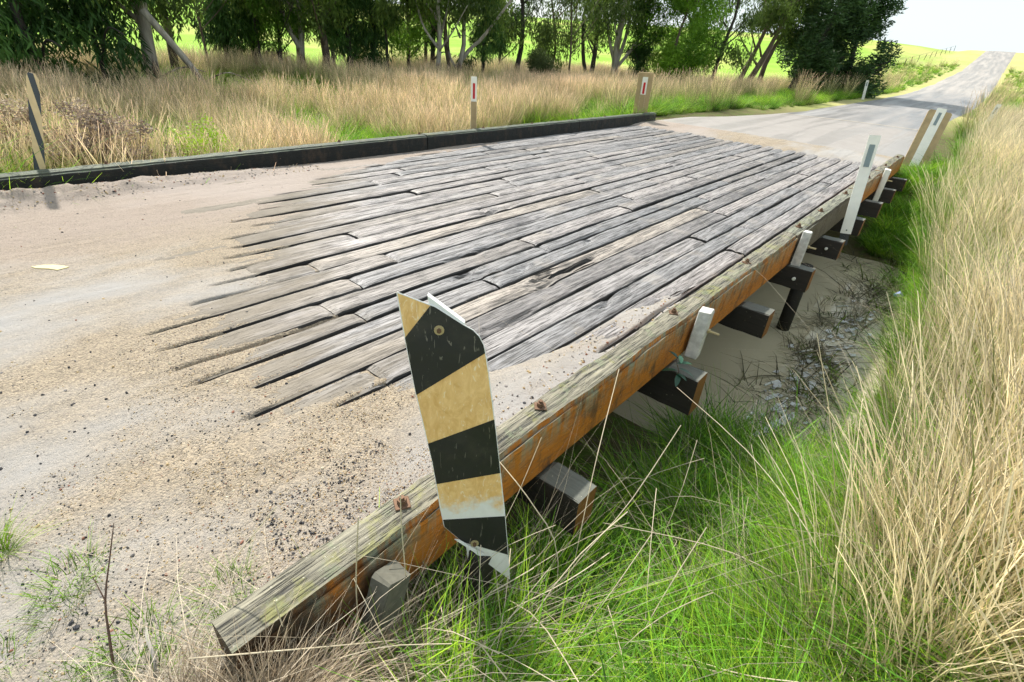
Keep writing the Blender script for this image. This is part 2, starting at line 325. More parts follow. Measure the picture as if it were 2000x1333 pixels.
M_['brownbark'] = mat_bark('brown_bark', (.17, .125, .095), (.05, .035, .026), .55)
M_['blackbark'] = mat_bark('dark_bark', (.055, .045, .038), (.025, .02, .018), .7)
def mat_bearer():
    m = NM('bearer_timber'); g = m.noise(1, 5, .65, m.map((3, 55, 55)), .6)
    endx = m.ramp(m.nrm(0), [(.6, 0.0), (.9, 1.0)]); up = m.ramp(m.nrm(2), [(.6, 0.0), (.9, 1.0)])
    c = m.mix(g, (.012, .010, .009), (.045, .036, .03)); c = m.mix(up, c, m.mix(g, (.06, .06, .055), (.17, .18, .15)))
    c = m.mix(endx, c, m.mix(m.noise(5, 4, .6), (.32, .12, .02), (.10, .05, .02)))
    c = m.mix(m.ramp(m.voro(26), [(.04, .9), (.07, 0.0)]), c, (.45, .42, .3))
    m.set('Base Color', c); m.set('Roughness', .75); m.bump(g, .8, .006); return m.m
M_['bearer'] = mat_bearer()

# ---------------- terrain ----------------
def roadz(Y): return np.interp(Y, [-200, 40, 55, 72, 102, 149, 170, 260, 800], [0, 0, .08, .6, 2.0, 5.95, 6.3, 4.5, 2])
def H(X, Y):
    X = np.asarray(X, float); Y = np.asarray(Y, float)
    dr = np.abs(X + 2.3)
    bank = np.interp(Y, [-.4, .15, .5, 1, 2, 3, 3.8, 4.6, 8.2, 10.2, 12.3, 13.5], [-.04, -.09, -.22, -.46, -.74, -.95, -1.25, -1.5, -1.5, -.9, -.28, -.05])
    # right bank
    rb = ss(.62, 1.8, X); z = bank * (1 - rb) + rb * (-.12 - .12 * ss(2, 5, Y) * (1 - ss(9, 13, Y)))
    # left side of the bridge
    lf = ss(5.75, 7.2, -X); leftz = -.42 + .25 * (fbm(X * .15, Y * .15) - .5) - .35 * ss(1, 4, Y) * (1 - ss(8.5, 12, Y)) * (1 - ss(9, 20, -X))
    field = leftz; verge = -.06 - .36 * ss(3.4, 9.5, dr)
    leftz = np.where(Y > 13, verge * ss(13, 15, Y) + leftz * (1 - ss(13, 15, Y)), leftz)
    leftz = np.where(Y < -.5, leftz * (1 - .0), leftz)
    z = z * (1 - lf) + leftz * lf
    under = (X < .35) & (X > -7.6) & (Y < .05)
    z = np.where(under, np.minimum(-.035, -.035 - .35 * ss(5.9, 7.6, -X)), z)
    z = np.where((Y > 13) & (dr < 3.2), -.05, z)
    rz = roadz(Y)
    D = np.sqrt(X * X + Y * Y); hill = 7.6 * ss(45, 175, D) + 2.5 * ss(150, 500, D) + 1.2 * (fbm(X * .02 + 3, Y * .02) - .5) * ss(40, 100, D)
    b = ss(5, 32, dr) * ss(30, 60, np.maximum(D, 0)); f = rz * (1 - b) + hill * b
    z = z * (1 - .9 * ss(60, 110, D)) + f - .35 * ss(4.5, 7, dr) * (1 - ss(7, 16, dr)) * ss(50, 75, Y)
    z = z + .17 * np.exp(-((X - .17) / .15) ** 2 - ((Y - .13) / .17) ** 2)
    z = z + .05 * (fbm(X * 1.3, Y * 1.3) - .5) * ss(3.0, 4.2, dr) + .04 * (fbm(X * 3, Y * 3) - .5) * (X > .3) * (Y < 14)
    return z
def axis(segs):
    out = [segs[0][0]]
    for a, b, st in segs:
        n = max(1, int(round((b - a) / st))); out += list(np.linspace(a, b, n + 1)[1:])
    return np.array(out)
xs = axis([(-900, -200, 50), (-200, -60, 7), (-60, -26, 2), (-26, -8, .6), (-8, -5.4, .15), (-5.4, -.2, .6), (-.2, 3, .08), (3, 8, .5), (8, 40, 3), (40, 300, 20), (300, 900, 60)])
ys = axis([(-300, -20, 20), (-20, -2, 1), (-2, 5, .1), (5, 14.5, .2), (14.5, 60, 1), (60, 200, 4), (200, 900, 50)])
XX, YY = np.meshgrid(xs, ys); ZZ = H(XX, YY)
nx, ny = len(xs), len(ys); I = np.arange(nx * ny).reshape(ny, nx)
quads = np.stack([I[:-1, :-1], I[:-1, 1:], I[1:, 1:], I[1:, :-1]], -1).reshape(-1, 4)
g = put('ground', mesh('ground', np.stack([XX, YY, ZZ], -1).reshape(-1, 3), quads, M_['ground'], True)); tag(g, kind='structure')
# sealed road beyond the bridge, over the hill
ry = axis([(12.5, 24, .5), (24, 60, 2), (60, 190, 3)]); nxr = 17
le = np.interp(ry, [12.5, 15.5, 17, 19.5, 23, 60, 190], [-6.1, -5.95, -5.4, -4.95, -4.6, -4.6, -4.6]); re_ = np.interp(ry, [12.5, 20, 30, 39, 60, 150, 190], [-.02, -.35, -.2, .1, .2, .25, .25])
v = []
for j, y in enumerate(ry):
    for i in range(nxr):
        t = i / (nxr - 1); e = .12 * (vn(y * .9, i * 3.1 + 50) - .5) if i in (0, nxr - 1) else 0
        x = le[j] * (1 - t) + re_[j] * t + e * 1.6
        v.append((x, y, float(roadz(y)) + .012 + (.05 * math.sin(math.pi * t) ** .5) * min(1, (y - 12.5) / 4) - (.06 if i in (0, nxr - 1) else 0)))
I = np.arange(len(v)).reshape(len(ry), nxr)
q = np.stack([I[:-1, :-1], I[:-1, 1:], I[1:, 1:], I[1:, :-1]], -1).reshape(-1, 4)
tag(put('road', mesh('road', v, q, M_['road'], True)), kind='structure')
# pale seal joint across the road
mb = MB()
for i in range(12):
    x0, x1 = -4.5 + 3.9 * i / 12, -4.5 + 3.9 * (i + 1) / 12; y0, y1 = 20.32 + .6 * i / 12, 20.32 + .6 * (i + 1) / 12
    zf = lambda x: .012 + .05 * math.sin(math.pi * min(max((x + 4.9) / 4.55, 0), 1)) ** .5 + .006
    mb.add([(x0, y0, zf(x0)), (x1, y1, zf(x1)), (x1, y1 + .16, zf(x1)), (x0, y0 + .13, zf(x0))], [(0, 1, 2, 3)])
tag(mb.build('road_joint_line', M_['seal']), kind='structure')
# water
mb = MB(); mb.add([(-12, 2.2, -1.05), (2.2, 2.2, -1.05), (2.2, 11, -1.05), (-12, 11, -1.05)], [(0, 1, 2, 3)]); tag(mb.build('creek_water', M_['water']), kind='structure')

# ---------------- bridge ----------------
bridge = thing('timber_bridge', (-2.8, .1, 0), 'low timber bridge with weathered lengthwise planks and orange and black kerb beams over muddy creek', 'bridge')
BO = Vector((-2.8, .1, 0))
def bput(name, me): return put(name, me, bridge, (-BO.x, -BO.y, 0))
def bbuild(mb, name, mats, smooth=False):
    return mb.build(name, mats, bridge, smooth, (-BO.x, -BO.y, 0))
edges = [-.150, -.335, -.545, -.75, -.955, -1.17, -1.38, -1.60, -1.79, -2.03, -2.26, -2.49]
x = -2.49
while x > -5.45:
    x -= random.uniform(.19, .235); edges.append(x)
edges[-1] = -5.625
wide = {-1.79: .042, -1.60: .032, -2.03: .022, -1.17: .012, -2.49: .014, -.335: .014}
gouges = [(-1.27, 3.35, .032, .50, .085), (-1.20, 2.95, .045, .16, .05), (-1.33, 3.05, .03, .3, .04), (-2.02, 3.1, .03, .35, .04), (-1.72, 2.62, .035, .16, .05), (-.70, 3.2, .03, .4, .035), (-2.75, 4.1, .03, .45, .035), (-.98, 2.3, .03, .35, .03), (-1.5, 3.1, .05, .25, .022), (-1.62, 2.75, .04, .2, .02), (-2.3, 4.3, .05, .3, .015), (-1.95, 3.9, .05, .25, .016), (-1.0, 4.2, .05, .35, .018), (-2.9, 5.2, .05, .4, .016),
          (-1.52, 4.1, .05, .12, .03), (-.45, 3.55, .05, .15, .02), (-3.9, 3.6, .03, .35, .02), (-3.3, 6.2, .04, .5, .014), (-1.75, 5.5, .04, .35, .014), (-.72, 5.6, .04, .5, .014), (-2.6, 7.2, .04, .4, .014)]
def dent(X, Y):
    z = 0
    for gx, gy, rx, ry_, d in gouges:
        q = ((X - gx + .05 * (vn(Y * 6, 3) - .5)) / rx) ** 2 + ((Y - gy) / ry_) ** 2; z = z - d * np.exp(-q * 1.2) * (.5 + vn(X * 60, Y * 9))
    return z
Y0D, Y1D = .12, 12.52
npl = 0
GAP = [random.choice([.009, .013, .018, .022, .015]) for _ in range(60)]
for ci in range(len(edges) - 1):
    xr, xl = edges[ci], edges[ci + 1]
    gR = wide.get(edges[ci], GAP[ci]) / 2; gL = wide.get(edges[ci + 1], GAP[ci + 1]) / 2
    y = Y0D; first = True
    while y < Y1D - .3:
        Ln = random.uniform(1.0, 2.6) if first else random.choice([random.uniform(1.8, 3.2), random.uniform(3.0, 5.0), random.uniform(3.4, 5.2)]); first = False
        ye = min(y + Ln, Y1D)
        if Y1D - ye < .7: ye = Y1D + random.uniform(-.05, .05)
        ya, yb = y + .004, ye - random.uniform(.004, .012)
        zt = random.uniform(-.007, .007) - (.004 if random.random() < .2 else 0); tilt = random.uniform(-.02, .02); slope = random.uniform(-.002, .002)
        n = max(4, int((yb - ya) / (.055 if y < 6 else .11))); Yr = np.linspace(ya, yb, n + 1)
        sd = random.uniform(0, 99)
        wl = .014 * (vn(Yr * 1.6, sd) - .5) + .008 * (vn(Yr * 11, sd + 9) - .5); wr = .014 * (vn(Yr * 1.5, sd + 20) - .5) + .008 * (vn(Yr * 12, sd + 33) - .5)
        a = xl + gL * (.55 + .9 * vn(Yr * .8, ci * 7.7)) + np.clip(wl, -gL * .4, 1); b = xr - gR * (.55 + .9 * vn(Yr * .8, ci * 7.7 + 41)) + np.clip(wr, -1, gR * .4)
        u = np.array([0, 0, .035, .12, .22, .36, .5, .64, .78, .88, .965, 1, 1])
        zo = np.array([-.085, -.020, -.009, -.002, .0005, .001, .001, .001, .0005, -.002, -.009, -.020, -.085])
        Xg = a[:, None] + (b - a)[:, None] * u[None, :]; Yg = np.repeat(Yr[:, None], 13, 1)
        erode = (.0035 + .005 * ss(1.2, 3.5, Yg)) * (fbm(Xg * 34 + sd, Yg * 2.2) - .5) * 2
        endr = -.012 * np.exp(-(Yg - ya) / .02) - .012 * np.exp(-(yb - Yg) / .02)
        Zg = zt + zo[None, :] + tilt * (Xg - (xl + xr) / 2) + slope * (Yg - y) + (erode + dent(Xg, Yg) + endr) * (np.abs(zo)[None, :] < .05)
        V = np.stack([Xg, Yg, Zg], -1).reshape(-1, 3); I = np.arange(len(V)).reshape(n + 1, 13)
        Q = np.stack([I[:-1, :-1], I[:-1, 1:], I[1:, 1:], I[1:, :-1]], -1).reshape(-1, 4)
        caps = [[int(I[0, k]) for k in (0, 1, 11, 12)], [int(I[0, k]) for k in range(1, 12)], [int(I[-1, k]) for k in (12, 11, 1, 0)], [int(I[-1, k]) for k in range(11, 0, -1)]]
        me = mesh('plank', V, Q.tolist() + caps, M_['plank'])
        bput('plank', me); npl += 1
        y = ye
# transverse bearers
for i in range(9):
    Y = 1.387 + 1.258 * i; mb = MB()
    L0, L1 = -5.95, .222 + random.uniform(-.012, .02)
    xsb = np.concatenate([np.linspace(L0, -.1, 6), np.linspace(-.05, L1, 5)]); prof = [(0, -.25), (0, -.098), (.006, -.092), (.135, -.092), (.141, -.098), (.141, -.25)]
    if i == 0: prof = [(p, q_) for p, q_ in prof]
    vs = []
    for j, xx in enumerate(xsb):
        for k, (py, pz) in enumerate(prof):
            zz = pz
            if xx > -.01 and pz > -.2: zz += .045   # unshaved end stands up to the kerb
            vs.append((xx, Y + py + random.uniform(-.003, .003), zz + random.uniform(-.003, .003) - (.05 if (i == 1 and pz < -.2) else 0)))
    n = 6; fs = [(j * n + k, j * n + (k + 1) % n, (j + 1) * n + (k + 1) % n, (j + 1) * n + k) for j in range(len(xsb) - 1) for k in range(n)]
    fs += [tuple(range(n)), tuple((len(xsb) - 1) * n + k for k in range(n))]
    mb.add(vs, fs); bbuild(mb, 'bearer', M_['bearer'])
    if i in (3, 4):
        b2 = MB(); b2.tube([(.1, Y - .001, -.15), (.1, Y - .018, -.15)], .016, 8); b2.tube([(.1, Y - .012, -.15), (.1, Y - .03, -.15)], .008, 6); bbuild(b2, 'bolt', M_['white'])
# girders and piles below the deck
for gx in (-.9, -2.1, -3.3, -4.5):
    mb = MB(); mb.tube([(gx, .2, -.42), (gx, 6, -.44), (gx, 12.4, -.42)], .16, 10, wob=.03); bbuild(mb, 'girder', M_['darkwood'], True)
for gy in (6.05,):
    for gx in (.03, -1.5, -3.2, -4.9):
        mb = MB(); mb.tube([(gx, gy, -.27), (gx, gy, -1.6)], .11 if gx < 0 else .07, 10, wob=.04); bbuild(mb, 'pile', M_['darkwood'], True)
mb = MB(); mb.box((-2.8, .06, -.34), (5.9, .10, .46), bev=.01); bbuild(mb, 'abutment_beam', M_['darkwood'])
mb = MB(); mb.box((-2.8, 12.6, -.34), (5.9, .10, .46), bev=.01); bbuild(mb, 'abutment_beam', M_['darkwood'])
# kerb beams
def kerb(x_in, x_out, z0, z1, ya, yb, mat, seed, crack=True, step=.07, sgn=1):
    n = max(4, int((yb - ya) / step)); Yr = np.linspace(ya, yb, n + 1); w_ = x_out - x_in
    prof = [(0, 0), (0, .90), (.05, .985), (.35, 1.0), (.62, .998), (.86, .975), (.90, .93), (.975, .90), (1.0, .84), (1.0, .45), (1.0, 0)]
    vs = []
    for j, y in enumerate(Yr):
        d1 = (vn(y * 3.3, seed) - .5); d2 = (vn(y * 13, seed + 5) - .5); d3 = vn(y * 2.1, seed + 11); d4 = (vn(y * 24, seed + 31) - .5)
        for k, (u, t) in enumerate(prof):
            xx = x_in + w_ * u; zz = z0 + (z1 - z0) * t
            if k in (1, 2): xx += .008 * d1 + .010 * d4; zz += .010 * d2
            if k in (3, 4): zz += .004 * d2
            if crack and k in (5,): xx += w_ * .10 * (d3 - .5) + .008 * d4; zz -= .003
            if crack and k in (6,): xx += w_ * .10 * (d3 - .5) + .006 * d4; zz -= .016 + .04 * max(0, d3 - .15)
            if k in (7, 8): xx += .006 * d1 + .006 * d4; zz -= .010 * max(0, d3 - .4) + .004 * d2
            if k in (9,): xx += .004 * d1
            vs.append((xx, y, zz))
    m = len(prof); fs = [(j * m + k, j * m + (k + 1) % m, (j + 1) * m + (k + 1) % m, (j + 1) * m + k) for j in range(n) for k in range(m)]
    fs += [tuple(range(m))[::-1], tuple(n * m + k for k in range(m))]
    mb = MB(); mb.add(vs, fs); return bbuild(mb, 'kerb_beam', mat)
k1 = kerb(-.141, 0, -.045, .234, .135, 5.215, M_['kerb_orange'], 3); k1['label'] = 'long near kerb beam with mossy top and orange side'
k2 = kerb(-.138, .004, -.045, .230, 5.235, 8.05, M_['kerb_grey'], 14); k2['label'] = 'weathered grey unpainted length of kerb beam'
k3 = kerb(-.141, 0, -.045, .234, 8.07, 9.92, M_['kerb_orange'], 23); k3['label'] = 'short orange kerb beam length beyond the grey one'
k4 = kerb(-.141, 0, -.045, .236, 9.945, 12.42, M_['kerb_orange'], 37); k4['label'] = 'farthest orange kerb beam length on the right side'
KX0, KX1 = -5.812, -5.629
for ya, yb, s_ in ((-.9, 5.65, 51), (5.67, 9.9, 62), (9.92, 13.42, 71)):
    o = kerb(KX0, KX1, -.045, .221, ya, yb, M_['kerb_black'], s_, False); o['label'] = {51: 'near black kerb beam length half buried in dirt', 62: 'middle black kerb beam length', 71: 'far black kerb beam length with square end'}[s_]
# diamond washers and nuts on the kerb tops
def bolt(x, y, z, s=1.0, rot=.785):
    R = Matrix.Rotation(rot, 3, 'Z'); mb = MB(); mb.box((x, y, z + .003 * s), (.052 * s, .052 * s, .006 * s), R, bev=.0015)
    w_ = bbuild(mb, 'washer', M_['rust']); mb = MB(); mb.tube([(x, y, z + .006 * s), (x, y, z + .024 * s)], .0165 * s, 6); n_ = bbuild(mb, 'nut', M_['rust'])
    mb = MB(); mb.tube([(x, y, z + .024 * s), (x, y, z + .034 * s)], .009 * s, 8); bbuild(mb, 'bolt', M_['rust'])
for (x, y) in ((-.087, .727), (-.088, 1.481), (-.09, 2.798), (-.082, 4.065), (-.075, 5.5), (-.075, 6.36), (-.075, 7.6), (-.07, 9.1), (-.07, 10.6), (-.07, 11.9)): bolt(x, y, .2345, 1.0, random.uniform(.5, 1.1))
for y in (1.45, 2.81, 4.17, 5.60, 7.06, 8.43, 9.78, 11.1, 12.5): bolt(-5.76, y, .2215, .9)
# white painted blocks that brace the kerb
def block(y, lean, mat, zt=.262, zb=-.055, w_=.105, pin=True, sh=None):
    mb = MB(); R = Matrix.Rotation(lean, 3, 'X') @ Matrix.Rotation(.12, 3, 'Z'); mb.box((.055, y, (zt + zb) / 2), (.075, w_, zt - zb), R, bev=.006)
    o = bbuild(mb, 'kerb_block', mat)
    for v_ in o.data.vertices: v_.co += Vector((random.uniform(-.004, .004), random.uniform(-.005, .005), random.uniform(-.006, .006)))
    if pin:
        mb = MB(); mb.tube([(.09, y + .02, .13), (.165, y + .025, .128)], .0085, 7); mb.tube([(.094, y + .02, .13), (.106, y + .021, .1295)], .017, 6); bbuild(mb, 'bolt', M_['brass'])
block(2.93, -.10, M_['whitewood']); block(5.27, -.08, M_['whitewood'], .268); block(9.85, .0, M_['white'], .29, -.2)
block(.535, -.35, simple('grey_block', (.12, .115, .09), .85, var=.5, scale=30, bump=.8), .175, -.04, .10, False)
for y_ in (9.86,):
    mb = MB(); mb.tube([(.094, y_, -.12), (.102, y_, -.12)], .022, 10); bbuild(mb, 'bolt', M_['steel'])
# splinters standing by the gouge
for (x, y, a, l) in ((-1.33, 3.2, .1, .28), (-1.24, 3.45, -.08, .35), (-1.26, 3.1, .05, .22), (-.40, 3.62, .1, .18), (-.36, 3.75, .05, .22), (-1.18, 3.5, .0, .3), (-1.58, 2.8, .05, .2)):
    mb = MB(); dx, dy = math.sin(a) * l / 2, math.cos(a) * l / 2
    mb.tube([(x - dx, y - dy, -.002), (x, y, .006), (x + dx, y + dy, .001)], [.003, .008, .002], 5); bbuild(mb, 'splinter', M_['darkwood'])

# ---------------- gravel laid over the near road and drifting onto the deck ----------------
GAPR = [random.choice([.02, .08, .15, .25, .35]) for _ in range(60)]
for _k, _g in ((10, .45), (7, .3), (8, .35), (5, .25)): GAPR[_k - 1] = _g
YB = lambda X: np.interp(X, [-5.65, -5.3, -4.97, -4.3, -3.63, -3.0, -2.49, -2.03, -1.78, -1.35, -1.17, -.96, -.87, -.6, -.48, -.14], [7.2, 5.2, 3.5, 2.5, 1.95, 1.5, 1.18, .95, .93, .88, .90, 1.15, 1.45, 2.0, 2.6, 3.0])
def cover(X, Y):
    yb = YB(X); d = (yb - Y)
    c = np.where(d > 0, .012 * np.tanh(d / .25), .05 * np.tanh(d / 1.6))
    strip = .040 * np.exp(-((X + .18) / .16) ** 2) * (1 - ss(7.5, 10, Y)) + .038 * np.exp(-((X + .36) / .22) ** 2 - ((Y - 2.65) / .85) ** 2) + .030 * np.exp(-((X + .32) / .13) ** 2 - ((Y - 5.2) / .7) ** 2) + .026 * np.exp(-((X + 5.5) / .2) ** 2) * (1 - ss(9, 13, Y))
    c = c + strip * ss(0, .5, -d)
    for k, e_ in enumerate(edges[1:-1]):
        reach = GAPR[k]; c = c - (.075 * np.exp(-((X - e_ - .004 * np.sin(Y * 7 + k)) / .013) ** 2) * ss(reach + .05, reach - .12, d) * (Y > .25))
    far = Y - (12.35 + .30 * (vn(X * 3, 5.5) - .5)); c = np.maximum(c, np.where(far > -.8, .036 * np.tanh(far / .25) + .006, -1))
    c = c + .014 * (fbm(X * 5, Y * 1.6, 5) - .5) + .006 * (vn(X * 60, Y * 60) - .5) + .009 * (vn(X * 14, Y * 1.6) - .5) * np.clip(1.3 + Y, .1, 1)
    ridge = .12 * np.exp(-((X + 5.50) / .17) ** 2) * (1 - ss(.2, 4.6, Y)) * (.65 + .7 * vn(X * 9, Y * 6)) + .02 * (vn(X * 22, Y * 22)) * np.exp(-((X + 5.5) / .2) ** 2) * (1 - ss(.5, 4.5, Y))
    c = c + ridge
    app = ss(.4, -.4, -(-Y)) if False else 0
    c = c + .012 * (fbm(X * .8, Y * .8) - .5) * (Y < 0)
    return c
gx = axis([(-5.626, -.144, .0125)]); gy = axis([(.0, 4.4, .035), (4.4, 13.6, .08)])
GX, GY = np.meshgrid(gx, gy); GZ = cover(GX, GY) - .004
I = np.arange(GX.size).reshape(GX.shape); Q = np.stack([I[:-1, :-1], I[:-1, 1:], I[1:, 1:], I[1:, :-1]], -1).reshape(-1, 4)
keep = GZ.ravel()[Q].max(1) > -.026; Q = Q[keep]
tag(put('gravel_surface', mesh('gravel_surface', np.stack([GX, GY, GZ], -1).reshape(-1, 3), Q, M_['gravel'], True)), kind='structure')
gx = axis([(-9, -5.626, .2), (-5.626, -.144, .06), (-.144, .42, .04)]); gy = axis([(-9, -1.2, .3), (-1.2, .0, .05)])
GX, GY = np.meshgrid(gx, gy); GZ = cover(GX, GY * 1.0) - .004; GZ = GZ - .10 * ss(.05, .42, GX) - .45 * ss(6.4, 9, -GX) + .03 * ss(-.4, -4, GY) * 0
I = np.arange(GX.size).reshape(GX.shape); Q = np.stack([I[:-1, :-1], I[:-1, 1:], I[1:, 1:], I[1:, :-1]], -1).reshape(-1, 4)
tag(put('gravel_road', mesh('gravel_road', np.stack([GX, GY, GZ], -1).reshape(-1, 3), Q, M_['gravel'], True)), kind='structure')
def gz(X, Y): return float(cover(np.array([X]), np.array([Y]))[0]) - .004
mb = MB(); mb.prism([(-.14, -.03), (-.05, -.045), (.05, -.03), (.16, -.04), (.14, .03), (.05, .045), (-.06, .04), (-.12, .02)], lambda u, v_, t: (-3.66 + u * .55, .48 + v_ * 1.1 + u * .4, gz(-3.66, .48) + t), -.01, .006)
tag(mb.build('yellow_paint_patch', M_['yellow']), 'faded yellow painted patch showing through the dirt at the left', 'road marking')

# ---------------- scattering through geometry nodes ----------------
def scatter(name, P, rot, scl, pid, protos, label=None, parent=None, kind='stuff'):
    me = bpy.data.meshes.new(name); me.from_pydata([tuple(map(float, p)) for p in P], [], [])
    a = me.attributes.new('rot', 'FLOAT_VECTOR', 'POINT'); a.data.foreach_set('vector', np.asarray(rot, np.float32).ravel())
    a = me.attributes.new('scl', 'FLOAT', 'POINT'); a.data.foreach_set('value', np.asarray(scl, np.float32))
    a = me.attributes.new('pid', 'INT', 'POINT'); a.data.foreach_set('value', np.asarray(pid, np.int32))
    o = put(name, me, parent)
    t = bpy.data.node_groups.new(name, 'GeometryNodeTree')
    t.interface.new_socket('Geometry', in_out='INPUT', socket_type='NodeSocketGeometry'); t.interface.new_socket('Geometry', in_out='OUTPUT', socket_type='NodeSocketGeometry')
    gi = t.nodes.new('NodeGroupInput'); go = t.nodes.new('NodeGroupOutput'); ip = t.nodes.new('GeometryNodeInstanceOnPoints'); jn = t.nodes.new('GeometryNodeJoinGeometry')
    # join geometry lists its links last-first: link in reverse so that pid picks the intended proto
    for p in reversed(protos):
        oi = t.nodes.new('GeometryNodeObjectInfo'); oi.inputs['Object'].default_value = p; oi.inputs['As Instance'].default_value = True; t.links.new(oi.outputs['Geometry'], jn.inputs[0])
    def na(nm, ty):
        n = t.nodes.new('GeometryNodeInputNamedAttribute'); n.data_type = ty; n.inputs['Name'].default_value = nm
        return [s for s in n.outputs if s.enabled and s.name == 'Attribute'][0]
    t.links.new(gi.outputs[0], ip.inputs['Points']); t.links.new(jn.outputs[0], ip.inputs['Instance']); ip.inputs['Pick Instance'].default_value = True
    t.links.new(na('pid', 'INT'), ip.inputs['Instance Index']); t.links.new(na('rot', 'FLOAT_VECTOR'), ip.inputs['Rotation']); t.links.new(na('scl', 'FLOAT'), ip.inputs['Scale'])
    t.links.new(ip.outputs[0], go.inputs[0])
    md = o.modifiers.new('scatter', 'NODES'); md.node_group = t
    tag(o, label, kind=kind); return o
def proto(name, me): return bpy.data.objects.new(name, me)
# blades
def blades(n, R, h, wd, lean, curl, c0, c1, cv=.2, segs=3, plume=None, droop=0.0, plume_w=4.0, c_top=None, dirlean=(0, 0)):
    h = rng.uniform(h[0], h[1], n); a = rng.uniform(0, 2 * np.pi, n); r = R * np.sqrt(rng.random(n)); bx, by = r * np.cos(a), r * np.sin(a)
    la = a + rng.normal(0, .9, n); ln = np.abs(rng.normal(0, lean, n)) + lean * .3; cu = rng.uniform(.3, 1, n) * curl
    s = segs + 1; t = np.linspace(0, 1, s)[None, :]
    out = (ln[:, None] * t + cu[:, None] * t ** 2.4) * h[:, None]
    zz = h[:, None] * (t - .35 * cu[:, None] * t ** 2.5 - droop * t ** 3)
    X = bx[:, None] + np.cos(la)[:, None] * out + dirlean[0] * h[:, None] * t; Y = by[:, None] + np.sin(la)[:, None] * out + dirlean[1] * h[:, None] * t
    wa = rng.uniform(0, np.pi, n); wx, wy = np.cos(wa)[:, None], np.sin(wa)[:, None]
    w_ = rng.uniform(wd[0], wd[1], n)[:, None] * (1 - t ** 2 * .85)
    if plume: w_ = np.where(t > 1 - plume, rng.uniform(wd[0], wd[1], n)[:, None] * plume_w * np.clip((1.04 - t) / plume, .15, 1), rng.uniform(wd[0], wd[1], n)[:, None])
    A = np.stack([X - wx * w_ / 2, Y - wy * w_ / 2, zz], -1); B = np.stack([X + wx * w_ / 2, Y + wy * w_ / 2, zz], -1)
    V = np.stack([A, B], 2).reshape(n, s * 2, 3)
    base = (np.arange(n) * s * 2)[:, None]; k = np.arange(segs)[None, :] * 2
    Q = np.stack([base + k, base + k + 1, base + k + 3, base + k + 2], -1).reshape(-1, 4)
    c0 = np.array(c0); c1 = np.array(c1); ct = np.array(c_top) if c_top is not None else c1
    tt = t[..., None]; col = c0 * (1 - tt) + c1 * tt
    if plume: col = np.where(tt > 1 - plume - .02, ct, col)
    col = np.broadcast_to(col, (n, s, 3)) * (1 + cv * rng.normal(0, 1, (n, 1, 1))).clip(.35, 1.9)
    col = np.repeat(col[:, :, None, :], 2, 2).reshape(-1, 3)
    return V.reshape(-1, 3), Q, col
def joinp(parts):
    V, Q, Cc = [], [], []; b = 0
    for v_, q_, c_ in parts: V.append(v_); Q.append(q_ + b); Cc.append(c_); b += len(v_)
    return np.concatenate(V), np.concatenate(Q), np.concatenate(Cc)
def tuft(name, mat, *parts):
    V, Q, Cc = joinp(parts); return proto(name, mesh(name, V, Q, M_[mat], False, col=Cc))
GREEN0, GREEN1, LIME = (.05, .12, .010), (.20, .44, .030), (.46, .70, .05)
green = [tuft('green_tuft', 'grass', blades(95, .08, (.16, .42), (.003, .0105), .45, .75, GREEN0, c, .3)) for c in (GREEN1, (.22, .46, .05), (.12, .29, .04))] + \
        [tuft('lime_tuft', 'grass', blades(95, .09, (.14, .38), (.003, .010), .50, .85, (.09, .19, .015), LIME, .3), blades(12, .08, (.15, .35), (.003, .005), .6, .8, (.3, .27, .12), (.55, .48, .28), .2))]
short = [tuft('short_grass', 'grass', blades(130, .14, (.04, .14), (.003, .005), .5, .6, (.08, .16, .015), (.28, .50, .04), .3)),
         tuft('short_grass', 'grass', blades(100, .14, (.05, .16), (.003, .005), .6, .6, (.09, .17, .015), (.34, .56, .05), .3), blades(40, .14, (.05, .2), (.002, .004), .9, .6, (.2, .17, .09), (.48, .41, .26), .25))]
STR0, STR1 = (.24, .24, .08), (.66, .54, .32)
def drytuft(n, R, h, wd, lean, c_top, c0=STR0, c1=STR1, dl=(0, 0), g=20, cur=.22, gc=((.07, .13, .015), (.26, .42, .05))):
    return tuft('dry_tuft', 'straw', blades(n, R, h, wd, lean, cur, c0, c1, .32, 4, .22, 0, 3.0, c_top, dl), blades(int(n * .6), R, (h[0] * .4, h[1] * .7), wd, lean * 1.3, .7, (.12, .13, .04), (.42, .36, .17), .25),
                blades(g, R, (h[0] * .35, h[1] * .5), (wd[0], wd[1] * 1.3), .4, .6, gc[0], gc[1], .3))
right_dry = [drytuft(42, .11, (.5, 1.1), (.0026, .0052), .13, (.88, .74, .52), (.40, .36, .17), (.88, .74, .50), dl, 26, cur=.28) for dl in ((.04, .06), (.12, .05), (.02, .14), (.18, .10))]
left_dry = [drytuft(46, .16, (.62, 1.05), (.0045, .007), .10, ct, (.22, .28, .07), (.68, .54, .32), (.03, 0), 40) for ct in ((.95, .66, .47), (.92, .70, .50), (.84, .64, .44))] + \
           [drytuft(20, .16, (.5, .9), (.0045, .007), .14, (.72, .58, .34), (.12, .20, .03), (.42, .50, .14), (0, 0), 90, gc=((.07, .15, .02), (.28, .50, .06)))]
dead = [tuft('dead_straw', 'straw', blades(60, .12, (.2, .55), (.0018, .0035), 1.6, .5, (.13, .10, .07), (.42, .35, .25), .35, 4, None, .45)),
        tuft('dead_straw', 'straw', blades(50, .10, (.25, .6), (.0018, .003), 1.0, 1.0, (.20, .15, .10), (.50, .44, .34), .3, 4, None, .35))]
